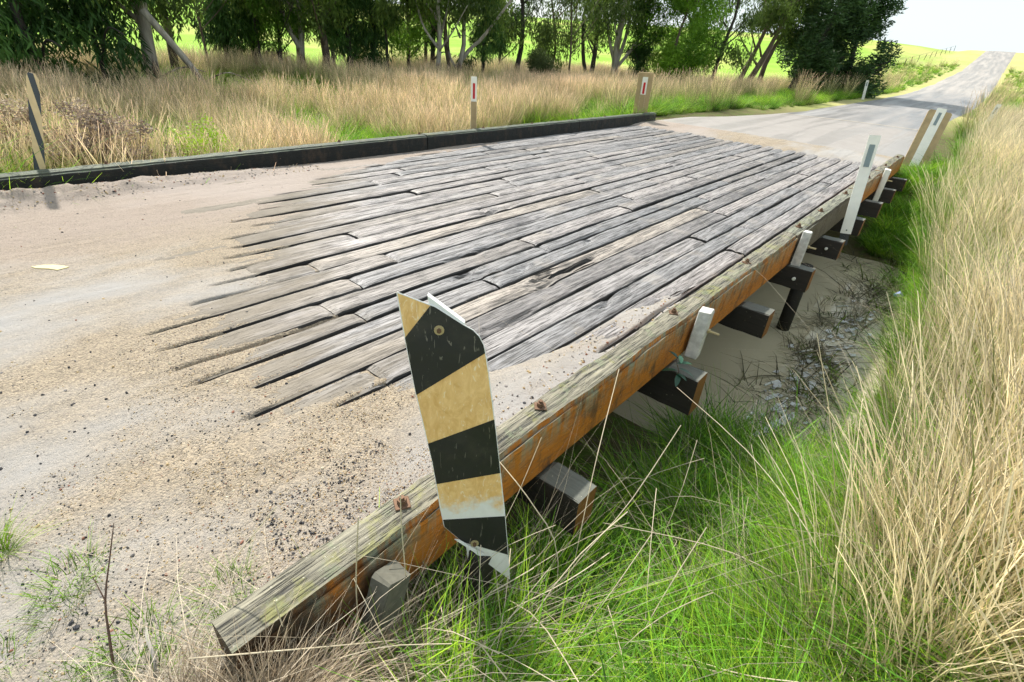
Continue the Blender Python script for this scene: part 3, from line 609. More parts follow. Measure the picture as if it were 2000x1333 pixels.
def sc(name, boxes, protos, weights, smin, smax, label=None, lean=.12, zfn=None, clumpy=0, cs=.7, mask=None):
    P = []
    for (x0, x1, y0, y1, d) in boxes:
        n = int((x1 - x0) * (y1 - y0) * d); X = rng.uniform(x0, x1, n); Y = rng.uniform(y0, y1, n)
        if clumpy: k = fbm(X * cs, Y * cs, 3) > clumpy; X, Y = X[k], Y[k]
        P.append(np.stack([X, Y], -1))
    P = np.concatenate(P)
    if mask is not None: P = P[mask(P[:, 0], P[:, 1])]
    Z = H(P[:, 0], P[:, 1]) if zfn is None else zfn(P[:, 0], P[:, 1]); n = len(P)
    rot = np.stack([rng.normal(0, lean, n), rng.normal(0, lean, n), rng.uniform(0, 6.283, n)], -1)
    pid = rng.choice(len(protos), n, p=np.array(weights) / sum(weights))
    return scatter(name, np.column_stack([P, Z - .01]), rot, rng.uniform(smin, smax, n), pid, protos, label)
offroad = lambda X, Y: ~(((X > -5.95) & (X < .14) & (Y > -.3) & (Y < 13.4)) | ((np.abs(X + 2.5) < 2.95) & (Y >= 13)) | ((X < -2) & (X > -6.6 + .05 * (Y - 13)) & (Y > 13) & (Y < 22)))
nowater = lambda X, Y: offroad(X, Y) & (H(X, Y) > -1.02)
# left field of tall dry grass
sc('tall_dry_grass', [(-9, -5.97, -4, 14, 34), (-14, -9, -5, 20, 20), (-22, -14, -6, 36, 12), (-14, -8.5, 14, 36, 13), (-30, -22, -4, 40, 3), (-14, -9.5, 36, 60, 4)], left_dry, (4, 4, 3, 4), .75, 1.2, 'tall feathery dry grass with pinkish seed heads filling the field left of the bridge', mask=lambda X, Y: offroad(X, Y) & (fbm(X * .45 + 9, Y * .45, 3) > .41) & ~((X > -9.2 + .0 * Y) & (Y > 13) ) )
sc('field_green_grass', [(-7.4, -5.95, -3, 13.5, 60), (-10, -7.4, -3, 13.5, 34), (-20, -9, -3, 34, 13)], green, (2, 2, 1, 6), 1.0, 2.1, 'green grass growing through the dry field', clumpy=.47, cs=.8)
# verge
sc('verge_grass', [(-9.5, -5.1, 13.2, 22, 26), (-9.5, -4.7, 22, 60, 11), (.3, 7, 14, 60, 7), (-16, -5.4, 60, 110, 2.2), (.6, 10, 60, 110, 2.2)], green + short + left_dry[:1], (1, 2, 1, 3, 2, 3, .8), .7, 1.5, 'bright green grass of the road verges', mask=offroad)
# right bank
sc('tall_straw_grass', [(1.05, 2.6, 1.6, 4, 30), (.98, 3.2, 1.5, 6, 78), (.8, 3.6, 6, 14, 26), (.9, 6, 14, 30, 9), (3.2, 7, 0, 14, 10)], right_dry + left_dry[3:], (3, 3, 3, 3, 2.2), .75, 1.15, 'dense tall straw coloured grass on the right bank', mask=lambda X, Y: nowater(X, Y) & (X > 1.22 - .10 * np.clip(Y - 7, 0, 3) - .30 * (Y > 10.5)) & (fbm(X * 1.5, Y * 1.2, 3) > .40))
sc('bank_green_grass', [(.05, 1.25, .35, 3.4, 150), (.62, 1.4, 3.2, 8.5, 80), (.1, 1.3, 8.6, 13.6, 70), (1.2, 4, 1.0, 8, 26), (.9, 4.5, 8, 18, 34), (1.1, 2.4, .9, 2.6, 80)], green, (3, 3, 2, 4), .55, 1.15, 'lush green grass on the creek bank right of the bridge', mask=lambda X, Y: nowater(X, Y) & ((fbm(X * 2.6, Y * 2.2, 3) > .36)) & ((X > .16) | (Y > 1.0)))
sc('water_edge_grass', [(.12, .75, 2.7, 3.75, 75), (.62, 1.05, 3.6, 9, 40)], green[:3], (1, 1, 1), .8, 1.35, 'green tussocks leaning over the creek water edge', lean=.2, clumpy=.44, cs=3, mask=lambda X, Y: H(X, Y) > -1.2)
sc('bank_short_grass', [(.2, 1.5, .25, 3.3, 110), (-.3, .25, -1, .08, 20)], short, (3, 2), .6, 1.1, 'short bright grass between the tufts', mask=nowater)
sc('dead_straw', [(.02, .25, .15, .85, 170), (.02, .40, .35, .95, 40), (.3, 1.1, 1.3, 3.2, 7), (.9, 2.2, 1.2, 6, 16), (.5, .9, 2.0, 2.8, 30), (-.6, .5, -.5, .12, 14)], dead, (1, 1), .6, 1.1, 'tangled dead straw lying in the grass', lean=.3, mask=nowater)
sc('verge_weeds', [(-1.1, -.15, -.8, -.02, 60), (-.5, -.15, -.02, .35, 30)], short + [green[3]], (3, 2, .4), .30, .7, 'small green weeds in the gravel beside the kerb end', clumpy=.46, cs=2.5, zfn=lambda X, Y: cover(X, Y) - .004)
straw_clump = [tuft('dead_clump', 'straw', blades(90, .06, (.16, .36), (.0025, .006), .35, .5, (.10, .075, .05), (.40, .31, .21), .4, 4, None, .25)), tuft('dead_clump', 'straw', blades(60, .07, (.15, .40), (.002, .004), .5, .8, (.14, .10, .07), (.60, .52, .40), .4, 4, None, .35))]
sc('dead_grass_clump', [(.02, .20, .10, .48, 1150), (-.12, .14, -.14, .12, 500), (.10, .4, .25, .6, 110)], straw_clump, (1, 1), .5, .95, 'clump of dead brown grass against the near end of the kerb beam', lean=.25)
# pebbles
def pebble(seed, col):
    bm = bmesh.new(); bmesh.ops.create_icosphere(bm, subdivisions=1, radius=.5); r = random.Random(seed)
    for v_ in bm.verts: v_.co = Vector((v_.co.x * r.uniform(.8, 1.25), v_.co.y * r.uniform(.7, 1.1), v_.co.z * r.uniform(.5, .8)))
    me = bpy.data.meshes.new('pebble'); bm.to_mesh(me); bm.free(); me.materials.append(col); return proto('pebble', me)
def stone(name, c): return simple(name, c, .8, var=.3, scale=3)
pm = [stone('dark_stone', (.035, .035, .04)), stone('tan_stone', (.42, .31, .17)), stone('grey_stone', (.22, .20, .19)), stone('pale_stone', (.55, .48, .36)), stone('red_stone', (.26, .12, .08))]
peb = [pebble(i, pm[i]) for i in range(5)]
def pebbles(name, boxes, weights, s0, s1, label, cm=0, cs=1.5):
    P = []
    for (x0, x1, y0, y1, d) in boxes:
        n = int((x1 - x0) * (y1 - y0) * d); X = rng.uniform(x0, x1, n); Y = rng.uniform(y0, y1, n)
        if cm: k = fbm(X * cs, Y * cs * .7, 3) > cm; X, Y = X[k], Y[k]
        P.append(np.stack([X, Y], -1))
    P = np.concatenate(P); c = cover(P[:, 0], P[:, 1]); k = (c > -.004) & (P[:, 0] < -.15) | (P[:, 1] < .1); P = P[k]; n = len(P)
    s = s0 + (s1 - s0) * rng.random(n) ** 3; Z = cover(P[:, 0], P[:, 1]) - .004 + s * .02
    return scatter(name, np.column_stack([P, Z]), rng.uniform(0, 6.28, (n, 3)), s, rng.choice(5, n, p=np.array(weights) / sum(weights)), peb, label)
pebbles('fine_gravel', [(-2.6, -.15, -.8, 1.9, 5200), (-1.0, -.15, .3, 1.4, 9000)], (2.2, 5, 2, 2, .7), .003, .009, 'fine loose gravel strewn over the near road edge', .46, 1.6)
pebbles('dark_gravel', [(-.62, -.15, .42, 1.35, 9000), (-1.6, -.25, -.8, .15, 1500), (-1.3, -.5, .3, .9, 700)], (7, 3, 3.5, .8, .5), .004, .014, 'dark loose stones banked against the right kerb', .42, 2.4)
pebbles('loose_stones', [(-5.6, -.15, -.8, 3.4, 34), (-2.4, -.2, -.6, 1.6, 170), (-.6, -.15, 1.4, 5.5, 200)], (6, 3, 4, 2, 1), .005, .020, 'scattered dark pebbles on the dirt')
pebbles('kerb_clods', [(-5.62, -5.25, -.4, 3.6, 900), (-.5, -.15, 1.4, 8, 900)], (1, 4, 4, 1, 1), .005, .026, 'clods of dirt along the kerbs')

# ---------------- marker boards and guide posts ----------------
A0 = Vector((-.085, .75, 1.01)); NN = Vector((.70745, -.69289, .13933)); UU = Vector((-.67983, -.72104, -.13389)); VV = Vector((.19324, 0, -.98115))
mk = thing('bridge_marker', (.13, .84, -.05), 'bent striped black and orange marker board bolted beside the near kerb end', 'marker board')
def fn(u, v_, t):
    bend = .012 * math.sin(v_ * 4.2) ; p = A0 + UU * u + VV * v_ + NN * (t + bend) - mk.location; return (p.x, p.y, p.z)
outl = [(0, 0), (-.093, .05), (-.161, .108), (-.185, .126), (-.2, .146), (-.209, .172), (-.213, .21), (-.216, .35), (-.217, .49), (-.217, .63), (-.217, .766), (-.214, .92), (-.209, 1.074), (-.165, 1.017), (-.122, .959), (-.071, .876), (-.019, .797), (-.017, .713), (-.018, .62), (-.018, .536), (-.011, .40), (-.005, .287), (-.001, .128)]
def clip(poly, a, b, keep):
    """keep the part of poly on the side of line a-b where cross*keep > 0"""
    out = []; cr = lambda p: ((b[0] - a[0]) * (p[1] - a[1]) - (b[1] - a[1]) * (p[0] - a[0])) * keep
    for i in range(len(poly)):
        p, q_ = poly[i], poly[(i + 1) % len(poly)]; cp, cq = cr(p), cr(q_)
        if cp >= 0: out.append(p)
        if cp * cq < 0:
            t = cp / (cp - cq); out.append((p[0] + (q_[0] - p[0]) * t, p[1] + (q_[1] - p[1]) * t))
    return out
def slab(poly, t0, t1, mat, name, parent, rows=None):
    mb = MB(); mb.prism(poly, fn, t0, t1); return mb.build(name, mat, parent)
# the sheet is cut in horizontal strips so that it can follow its slight bend
def strips(poly, t0, t1, mat, name):
    mb = MB(); ys_ = [-.01 + .09 * i for i in range(14)]
    for a, b in zip(ys_[:-1], ys_[1:]):
        p = clip(poly, (0, a), (-1, a), -1); p = clip(p, (0, b), (-1, b), 1) if len(p) > 2 else p
        if len(p) > 2: mb.prism(p, fn, t0, t1)
    return mb.build(name, mat, mk) if mb.v else None
strips(outl, -.003, 0, M_['board'], 'board')
lines = [((.003, .130), (-.074, .051), (-.003, .302), (-.213, .196)), ((-.014, .467), (-.214, .411), (-.022, .619), (-.213, .607)), ((-.016, .767), (-.215, .785), (-.063, .870), (-.214, .959))]
for (a, b, c_, d) in lines:
    ext = lambda p, q_, k: (p[0] + (q_[0] - p[0]) * k, p[1] + (q_[1] - p[1]) * k)
    p = clip(outl, a, b, -1); p = clip(p, c_, d, 1)
    o = strips(p, .0004, .0012, M_['black'], 'black_stripe')
rim = MB(); pts = [Vector(fn(u, v_, -.0015)) for u, v_ in outl]; rim.tube(pts + [pts[0]], .0022, 5, cap=False); rim.build('edge', M_['alu'], mk)
for (u, v_) in ((-.095, .115), (-.107, .886)):
    b = MB(); p = Vector(fn(u, v_, 0)); b.tube([p, p + NN * .003], .014, 12); b.build('washer', M_['brass'], mk)
    b = MB(); b.tube([p + NN * .003, p + NN * .012], .0065, 6); b.build('bolt', M_['rust'], mk)
b = MB()
for k in range(4):
    u0 = -.075 - .023 * k; b.prism([(u0, .02 + .022 * k), (u0 - .0225, .042 + .022 * k), (u0 - .0225, .98), (u0, .98)], fn, -.024 - .006 * (k % 2), -.020 - .006 * (k % 2))
b.prism([(-.077, .018), (-.165, .105), (-.165, .13), (-.077, .05)], fn, -.034, -.0035)
b.build('backing_post', M_['alu'], mk)
b = MB(); b.box((0.0, .03, -.10), (.07, .09, .5), Matrix.Rotation(.15, 3, 'Y'), bev=.006); b.build('post_foot', M_['darkwood'], mk)
b = MB(); b.prism([(-.045, .85), (-.060, .855), (-.135, .935), (-.120, .94)], fn, .006, .009); b.build('bracket', M_['alu'], mk)
# generic guide post: flat tapered slat with a reflector
def guide_post(base, top, w0, w1, face, refl, label, th=.018, rl=(.10, .30), mat='white', lower=None, dark_foot=0, nm='guide_post', group='guide posts along the road', rw=.42, backing=None):
    base, top = Vector(base), Vector(top); ax = (top - base); Ln = ax.length; ax.normalize(); fc = Vector(face); fc = (fc - ax * fc.dot(ax)).normalized(); sd = ax.cross(fc).normalized()
    t = thing(nm, base, label, 'guide post' if nm == 'guide_post' else 'marker post', group)
    def g2(u, v_, d): q_ = ax * v_ + sd * u + fc * d; return (q_.x, q_.y, q_.z)
    b = MB(); c_ = .008; b.prism([(-w0 / 2, 0), (w0 / 2, 0), (w1 / 2, Ln - c_), (w1 / 2 - c_, Ln), (-w1 / 2 + c_, Ln), (-w1 / 2, Ln - c_)], g2, -th, 0); b.build('post', M_[mat], t)
    if lower is not None:
        b = MB(); b.prism([(-w0 / 2 + .002, .01), (w0 / 2 - .002, .01), (w1 / 2 - .002, Ln * lower), (-w1 / 2 + .002, Ln * lower)], g2, .0005, .0015); b.build('stained_face', M_['postwood'], t)
    if refl:
        r0, r1 = Ln - rl[1], Ln - rl[0]; rr = w1 * rw / 2; b = MB(); b.prism([(-rr, r0), (rr, r0), (rr, r1), (-rr, r1)], g2, .001, .005); b.build('reflector', M_[refl], t)
    if dark_foot:
        b = MB(); b.prism([(-w0 * .45, -dark_foot), (w0 * .45, -dark_foot), (w0 * .42, .05), (-w0 * .42, .05)], g2, -th - .014, -th - .002); b.build('foot', M_['steel'], t)
        for u in (-.0, ):
            for z_ in (.04, -.03):
                b = MB(); p = Vector(g2(u, z_, 0)); b.tube([p, p + fc * .01], .008, 6); b.build('bolt', M_['steel'], t)
    if backing:
        bw, bh0, bh1 = backing; b = MB(); q_ = [(-bw / 2, bh0), (bw / 2, bh0), (bw / 2, bh1 - .03), (bw / 2 - .03, bh1), (-bw / 2 + .03, bh1), (-bw / 2, bh1 - .03)]
        b.prism(q_, g2, -th - .055, -th - .002); b.build('backing_board', M_['postwood'], t)
    return t
CF = lambda p: (CAM[0] - p[0], CAM[1] - p[1], 0)
guide_post((.15, 7.05, -.10), (.03, 7.28, .955), .11, .115, (.25, -1, .1), 'greyrefl', 'white guide post with long grey reflector leaning at the right kerb', dark_foot=.13, rl=(.10, .34), rw=.48)
guide_post((.13, 13.39, -.08), (.16, 13.82, 1.0), .15, .16, (.2, -1, .1), 'greyrefl', 'white guide post on broad brown board at the far right bridge end', rl=(.08, .32), rw=.32, backing=(.40, -.1, 1.12), dark_foot=.1)
guide_post((-5.90, 6.97, -.35), (-5.90, 6.94, 1.02), .10, .10, (1, -.9, .0), 'redrefl', 'slim guide post with red reflector behind the middle of the black kerb', rl=(.10, .34), lower=.72, rw=.36)
guide_post((-5.93, 13.1, -.3), (-5.90, 13.0, 1.02), .13, .13, (.5, -1, .05), 'redrefl', 'red reflector guide post on brown board at the far left kerb end', rl=(.12, .38), rw=.40, backing=(.36, 0, 1.42), lower=.7)
guide_post((-5.07, 38.5, -.1), (-5.2, 38.6, .95), .14, .14, (.1, -1, 0), 'greyrefl', 'small distant white guide post on grass verge before the big dark tree')
guide_post((.85, 24, -.3), (1.0, 24.2, .85), .13, .13, (-.1, -1, 0), 'greyrefl', 'small white guide post half hidden in grass beside the shaded road')
# striped post at the far left
t = thing('bridge_marker', (-5.93, .82, -.3), 'narrow black and cream striped marker seen edge-on at the left kerb', 'marker board')
bx = Vector((-5.93, .82, -.3)); SD = Vector((.62, .78, 0)).normalized(); FC = Vector((.78, -.62, 0))
def g3(u, v_, d):
    q_ = Vector((0, 0, 1)) * v_ + SD * u + FC * d + Vector((.0, .245, 0)) * v_; return (q_.x, q_.y, q_.z)
pl_ = [(-.05, 0), (.045, 0), (.05, 1.28), (.02, 1.33), (-.03, 1.345), (-.055, 1.31)]
b = MB(); b.prism(pl_, g3, -.003, 0); b.build('board', simple('cream_film', (.66, .50, .28), .5), t)
for z0_ in (.18, .62, 1.06):
    def cl(poly, z_, s_): return clip(poly, (-.05, z_ + .30), (.05, z_ - .10), s_)
    p = cl(cl(pl_, z0_, 1), z0_ + .20, -1)
    if len(p) > 2: b = MB(); b.prism(p, g3, .0005, .0015); b.build('black_stripe', simple('faded_black', (.05, .06, .07), .5), t)
b = MB(); b.box((-.05, .17, .58), (.03, .04, 1.15), Matrix.Rotation(-.24, 3, 'X'), bev=.003); b.build('post', M_['postwood'], t)

# ---------------- creek litter ----------------
def flat(name, pts, z, mat, label, cat, th=.02, group=None):
    cx = sum(p[0] for p in pts) / len(pts); cy = sum(p[1] for p in pts) / len(pts); mb = MB()
    mb.prism([(p[0] - cx, p[1] - cy) for p in pts], lambda u, v_, t_: (u, v_, t_ + random.uniform(-.004, .004)), 0, th)
    o = mb.build(name, M_[mat], loc=(cx, cy, z)); tag(o, label, cat, group); return o
flat('broken_board', [(.40, 3.78), (.46, 3.72), (.56, 4.1), (.60, 4.30), (.55, 4.33), (.47, 4.0)], -1.045, 'litter', 'broken white board lying in the muddy creek edge', 'board', .015)
rr = random.Random(4); 
mb = MB()
for i in range(150):
    cxy = [(.60, 6.35), (.52, 5.05), (.42, 4.75), (.66, 6.9), (.55, 5.6), (.5, 4.3)][i % 6]; s = rr.uniform(.006, .038); x = rr.gauss(cxy[0], .09); y = rr.gauss(cxy[1], .30); a = rr.uniform(0, 6.3)
    mb.prism([(s * math.cos(a + k * 1.4 + rr.uniform(-.3, .3)), 1.6 * s * math.sin(a + k * 1.4)) for k in range(4)], lambda u, v_, t_: (x + u, y + v_, max(-1.045, float(H(x, y)) + .02) + t_ + .2 * u + rr.uniform(0, .01)), 0, .004)
tag(mb.build('foam_scraps', M_['litter']), 'scraps of white foam and paper caught in floating weed', kind='stuff')
for (x, y, l, a, lb) in ((.30, 4.75, .2, 1.2, 'white stick floating nearest the bridge'), (.36, 5.65, .24, 1.1, 'white stick floating beside the weed patch'), (.405, 7.3, .16, .9, 'small white scrap floating by the third bearer')):
    b = MB(); dx, dy = math.cos(a) * l / 2, math.sin(a) * l / 2; b.tube([(-dx, -dy, 0), (0, .004, .004), (dx, dy, 0)], .011, 6); tag(b.build('floating_stick', M_['litter'], loc=(x, y, -1.04)), lb, 'stick', 'white sticks floating in the creek')
b = MB(); b.tube([(0, 0, 0), (.05, .02, .02), (.09, .05, .01)], [.02, .035, .015], 7, wob=.3); tag(b.build('plastic_scrap', M_['blue'], loc=(.84, 7.95, -.93)), 'small crumpled blue plastic scrap at the water edge', 'plastic scrap')
weed = [tuft('weed', 'straw', blades(18, .14, (.03, .13), (.005, .014), 2.2, .9, (.05, .045, .025), (.13, .12, .06), .4, 3, None, .9)), tuft('weed', 'grass', blades(10, .08, (.04, .16), (.01, .02), 1.0, .7, (.05, .08, .02), (.22, .30, .05), .3, 3, None, .3)),
        tuft('reed', 'straw', blades(12, .10, (.15, .45), (.003, .005), .3, .5, (.12, .10, .06), (.48, .42, .3), .3, 3))]
sc('floating_weed', [(.34, .84, 4.0, 8.8, 75), (.10, .7, 8.8, 11, 28), (.0, .5, 5.5, 5.9, 25), (.1, .4, 4, 8, 12)], weed, (6, 1.2, 1.5), .6, 1.3, 'dark floating weed and twigs matted along the creek edge', lean=.15, zfn=lambda X, Y: np.maximum(H(X, Y), -1.05), clumpy=.36, cs=3.2)

# ---------------- foreground stalks, twigs, vine, weeds ----------------
stalks = {'a': [(0.046, 1.9, 0.305), (0.21, 1.5, 0.079), (0.322, 1.25, -0.306), (.34, 1.2, -.55)], 'b': [(0.092, 1.0, 0.369), (0.243, 1.0, 0.286), (0.349, 1.05, 0.066), (.36, 1.1, -.5)],
 'c': [(0.446, 1.7, 0.322), (0.404, 1.45, 0.03), (0.33, 1.2, -0.213), (.30, 1.1, -.5)], 'd': [(0.175, 2.4, 0.016), (0.679, 2.2, -0.037), (1.065, 1.9, -0.1), (1.25, 1.8, -.35)],
 'e': [(-.10, .06, .20), (.06, .22, .22), (.172, 0.5, 0.04)], 'f': [(-.02, .26, .30), (.02, .25, .05), (.10, .2, -.25)], 'g': [(-.113, .35, .506), (-.20, .20, .28), (-.20, .08, .10), (-.17, .04, -.05)],
 'h': [(0.083, 0.6, 0.507), (0.079, 0.6, 0.349), (0.09, 0.6, 0.0), (.1, .6, -.3)], 'i': [(0.323, 0.95, 0.066), (0.228, 0.7, 0.021), (0.114, 0.5, -0.059), (.08, .4, -.25)],
 'j': [(0.12, 0.7, -0.30), (0.381, 1.0, -0.042), (0.472, 1.2, 0.043)], 'k': [(0.30, 1.5, -0.2), (0.788, 1.7, -0.146), (1.198, 1.8, -0.23)], 'l': [(0.632, 2.4, -0.042), (0.915, 2.2, -0.145), (1.235, 2.0, -0.3)],
 'm': [(0.62, 1.3, -0.45), (0.945, 1.2, -0.107), (1.111, 1.2, 0.054)], 'n': [(0.114, 0.45, 0.569), (0.05, 0.45, 0.196), (0.02, 0.45, -0.25)], 'o': [(0.672, 1.0, -0.45), (0.658, 1.3, -0.241), (0.68, 1.6, 0.005)]}
b = MB()
def smooth3(p, n=8):
    p = [Vector(q_) for q_ in p]; out = []
    for i in range(n + 1):
        t_ = i / n * (len(p) - 1); k = min(int(t_), len(p) - 2); f_ = t_ - k
        p0, p1, p2, p3 = p[max(k - 1, 0)], p[k], p[k + 1], p[min(k + 2, len(p) - 1)]
        out.append(.5 * ((2 * p1) + (p2 - p0) * f_ + (2 * p0 - 5 * p1 + 4 * p2 - p3) * f_ ** 2 + (3 * p1 - p0 - 3 * p2 + p3) * f_ ** 3))
    return out
for k_, p in stalks.items(): b.tube(smooth3(p, 10), [.0016] * 2 + [.0019] * 9, 5)
rr = random.Random(11)
for i in range(95):
    x = rr.uniform(.04, .9); y = rr.uniform(.3, 2.6) if i > 60 else rr.uniform(.28, 1.0); 
    if i <= 60: x = rr.uniform(.02, .55)
    z = float(H(x, y)); a = rr.uniform(0, 6.3); l = rr.uniform(.25, .7); el = rr.uniform(.0, .9)
    d = Vector((math.cos(a) * math.cos(el), math.sin(a) * math.cos(el), math.sin(el)))
    if d.x < -.2 and x < .35: d.x = -d.x
    p0 = Vector((x, y, z + rr.uniform(.02, .25))); p1 = p0 + d * l * .5 + Vector((0, 0, rr.uniform(0, .05))); p2 = p0 + d * l + Vector((rr.uniform(-.05, .05), rr.uniform(-.05, .05), -.06))
    b.tube(smooth3([p0, p1, p2], 5), rr.uniform(.0009, .0018), 4)
o = b.build('dry_stalks', simple('pale_stalk', (.56, .48, .34), .6, var=.25, scale=6)); tag(o, 'long pale dry grass stalks bent across the ditch and kerb', kind='stuff')
b = MB(); b.tube(smooth3([(-.335, -.09, -.02), (-.375, -.06, .10), (-.42, -.03, .20), (-.46, .02, .30), (-.50, .06, .37)], 10), [.0045, .004, .004, .0035, .003, .003, .0025, .002, .002, .0015, .001], 6)
b.tube([(-.42, -.03, .20), (-.47, -.03, .25)], [.002, .001], 5); b.tube([(-.39, -.05, .13), (-.36, -.02, .19)], [.002, .001], 5)
tag(b.build('brown_twig', M_['twig']), 'thin brown leafless twig rising from the gravel at lower left', 'twig')
b = MB(); b.tube(smooth3([(-.42, .02, .01), (-.33, .01, .07), (-.26, .0, .05), (-.235, -.03, -.02)], 8), [.003, .004, .005, .005, .005, .005, .004, .004, .004], 6)
tag(b.build('grey_twig', M_['greytwig']), 'curved grey dead twig in the grass by the kerb start', 'twig')
# vine at the first white block
vt = thing('vine_seedling', (.08, 2.62, -.06), 'small dark green creeper with pointed leaves on the bearer end', 'plant')
stem = [(0, 0, 0), (.02, -.02, .05), (-.01, -.03, .12), (.01, -.05, .17)]; b = MB(); b.tube(smooth3(stem, 6), .002, 5); b.build('stem', M_['fern'] if False else M_['twig'], vt)
def leaf(P0, d, l, w_, parent, mat, cc, nm='leaf'):
    d = Vector(d).normalized(); s_ = d.cross(Vector((0.1, .2, 1))).normalized(); up = s_.cross(d); P0 = Vector(P0)
    vs = []; cols = []
    for i in range(6):
        t_ = i / 5; ww = w_ * math.sin(math.pi * min(1, t_ * .92 + .04)) ** .8 / 2; c_ = P0 + d * l * t_ - Vector((0, 0, 1)) * l * .25 * t_ * t_
        vs += [c_ - s_ * ww + up * ww * .3, c_, c_ + s_ * ww + up * ww * .3]
    fs = [(i * 3 + k, i * 3 + k + 1, i * 3 + k + 4, i * 3 + k + 3) for i in range(5) for k in (0, 1)]
    me = mesh(nm, [tuple(p) for p in vs], fs, M_[mat], True, col=np.array([cc] * len(vs))); return put(nm, me, parent)
for (p, d, l) in (((0, 0, .02), (.8, -.3, .2), .085), ((.01, -.02, .05), (-.8, -.5, .1), .09), ((.0, -.03, .1), (.7, .5, .3), .09), ((0, -.04, .14), (-.7, .2, .3), .08), ((.01, -.05, .17), (.5, -.8, .1), .07), ((.015, -.02, .07), (.9, .4, -.2), .10), ((.02, -.01, .03), (.3, -.9, -.3), .08)):
    leaf(p, d, l, l * .42, vt, 'fern', (.025, .085, .05))

# ---------------- trees ----------------
def leafcloud(centres, radii, n, size, cols, droop=.5, aspect=.35, flat_=1.0):
    cen = np.array(centres); rad = np.array(radii); k = rng.choice(len(cen), n, p=rad ** 2 / (rad ** 2).sum())
    d = rng.normal(0, 1, (n, 3)); d /= np.linalg.norm(d, axis=1)[:, None]; r = rad[k] * rng.random(n) ** .45
    P = cen[k] + d * r[:, None] * np.array([1, 1, flat_])
    # leaf axis: mixes drooping with random
    a = rng.normal(0, 1, (n, 3)); a[:, 2] = a[:, 2] * .5 - droop * 2.0; a /= np.linalg.norm(a, axis=1)[:, None]
    b = np.cross(a, rng.normal(0, 1, (n, 3))); b /= np.linalg.norm(b, axis=1)[:, None]
    L = rng.uniform(size * .6, size * 1.4, n)[:, None]; W = L * aspect
    V = np.stack([P, P + a * L * .45 + b * W / 2, P + a * L, P + a * L * .45 - b * W / 2], 1).reshape(-1, 3)
    Q = np.arange(n * 4).reshape(n, 4)
    tone = rng.random(len(cen))[k]; cols = np.array(cols); c = cols[0] + (cols[1] - cols[0]) * (tone * .7 + .3 * rng.random(n))[:, None]
    return V, Q, np.repeat(c, 4, 0)
def crown(name, kind, x0, lean=(0, 0)):
    """kind: gum | casuarina | wattle | bush ; returns mesh in tree-local space"""
    cs, rs = [], []
    r = random.Random(x0)
    if kind == 'gum':
        for i in range(42):
            z = r.uniform(2.1, 8.0); R = 2.4 * (1 - abs(z - 5.2) / 6); a = r.uniform(0, 6.3); d = R * r.uniform(.3, 1)
            cs.append((d * math.cos(a) + lean[0] * z, d * math.sin(a) + lean[1] * z, z)); rs.append(r.uniform(.35, .8))
        return leafcloud(cs, rs, 9500, .18, [(.035, .06, .022), (.19, .28, .055)], .8, .28)
    if kind == 'casuarina':
        for i in range(46):
            z = r.uniform(.9, 8.0); R = 1.25 * (1 - z / 11); a = r.uniform(0, 6.3); d = R * r.uniform(.1, 1)
            cs.append((d * math.cos(a), d * math.sin(a), z)); rs.append(r.uniform(.35, .6))
        return leafcloud(cs, rs, 15000, .24, [(.014, .045, .010), (.075, .16, .030)], .9, .13)
    if kind == 'wattle':
        for i in range(44):
            z = r.uniform(1.1, 6.5); R = 1.6 * (1 - abs(z - 3) / 6); a = r.uniform(0, 6.3); d = R * r.uniform(.2, 1)
            cs.append((d * math.cos(a), d * math.sin(a), z)); rs.append(r.uniform(.35, .7))
        return leafcloud(cs, rs, 14000, .18, [(.05, .14, .015), (.30, .52, .05)], .5, .24)
    if kind == 'bush':
        for i in range(20):
            z = r.uniform(.15, 1.15); R = .8 * (1 - abs(z - .4) / 1.3); a = r.uniform(0, 6.3); d = R * r.uniform(.1, 1)
            cs.append((d * math.cos(a), d * math.sin(a), z)); rs.append(r.uniform(.2, .36))
        return leafcloud(cs, rs, 9000, .09, [(.06, .085, .03), (.15, .19, .07)], .0, .2)
crowns = {}
for kd, mt, nv in (('gum', 'leaves', 3), ('casuarina', 'conifer', 2), ('wattle', 'leaves', 2), ('bush', 'leaves', 1)):
    crowns[kd] = []
    for i in range(nv):
        V, Q, Cc = crown(kd, kd, 100 + i * 7); crowns[kd].append(mesh(kd + '_crown', V, Q, M_[mt], False, col=Cc))
def trunk_mesh(paths, mat):
    b = MB()
    for p, r0, r1 in paths:
        pts = smooth3(p, 7); b.tube(pts, [r0 + (r1 - r0) * i / 7 for i in range(8)], 9, wob=.10)
    me = mesh('trunk', b.v, b.f, M_[mat], True, b.m); return me
def gen_trunk(kind, seed, h=7, r0=.16, lean=(0, 0)):
    r = random.Random(seed); P = []
    lx, ly = lean; pts = [(0, 0, -.5), (lx * .8 + r.uniform(-.06, .06), ly * .8, .8), (lx * 2.2 + r.uniform(-.15, .15), ly * 2.2 + r.uniform(-.15, .15), 2.2), (lx * 4 + r.uniform(-.3, .3), ly * 4 + r.uniform(-.3, .3), 4.2), (lx * h, ly * h, h)]
    P.append((pts, r0, r0 * .25)); nb = {'gum': 7, 'casuarina': 8, 'wattle': 9, 'bush': 0}[kind]
    for i in range(nb):
        z = r.uniform(.7 if kind != 'gum' else 1.3, h * .7); a = r.uniform(0, 6.3); L = r.uniform(.8, 1.9); k = max(0, min(1, z / h)); bx_, by_ = lx * z, ly * z
        P.append(([(bx_, by_, z), (bx_ + math.cos(a) * L * .5, by_ + math.sin(a) * L * .5, z + L * .45), (bx_ + math.cos(a) * L, by_ + math.sin(a) * L, z + L * (1.0 if kind != 'casuarina' else .4))], r0 * .38 * (1 - k * .5), .012))
    return P
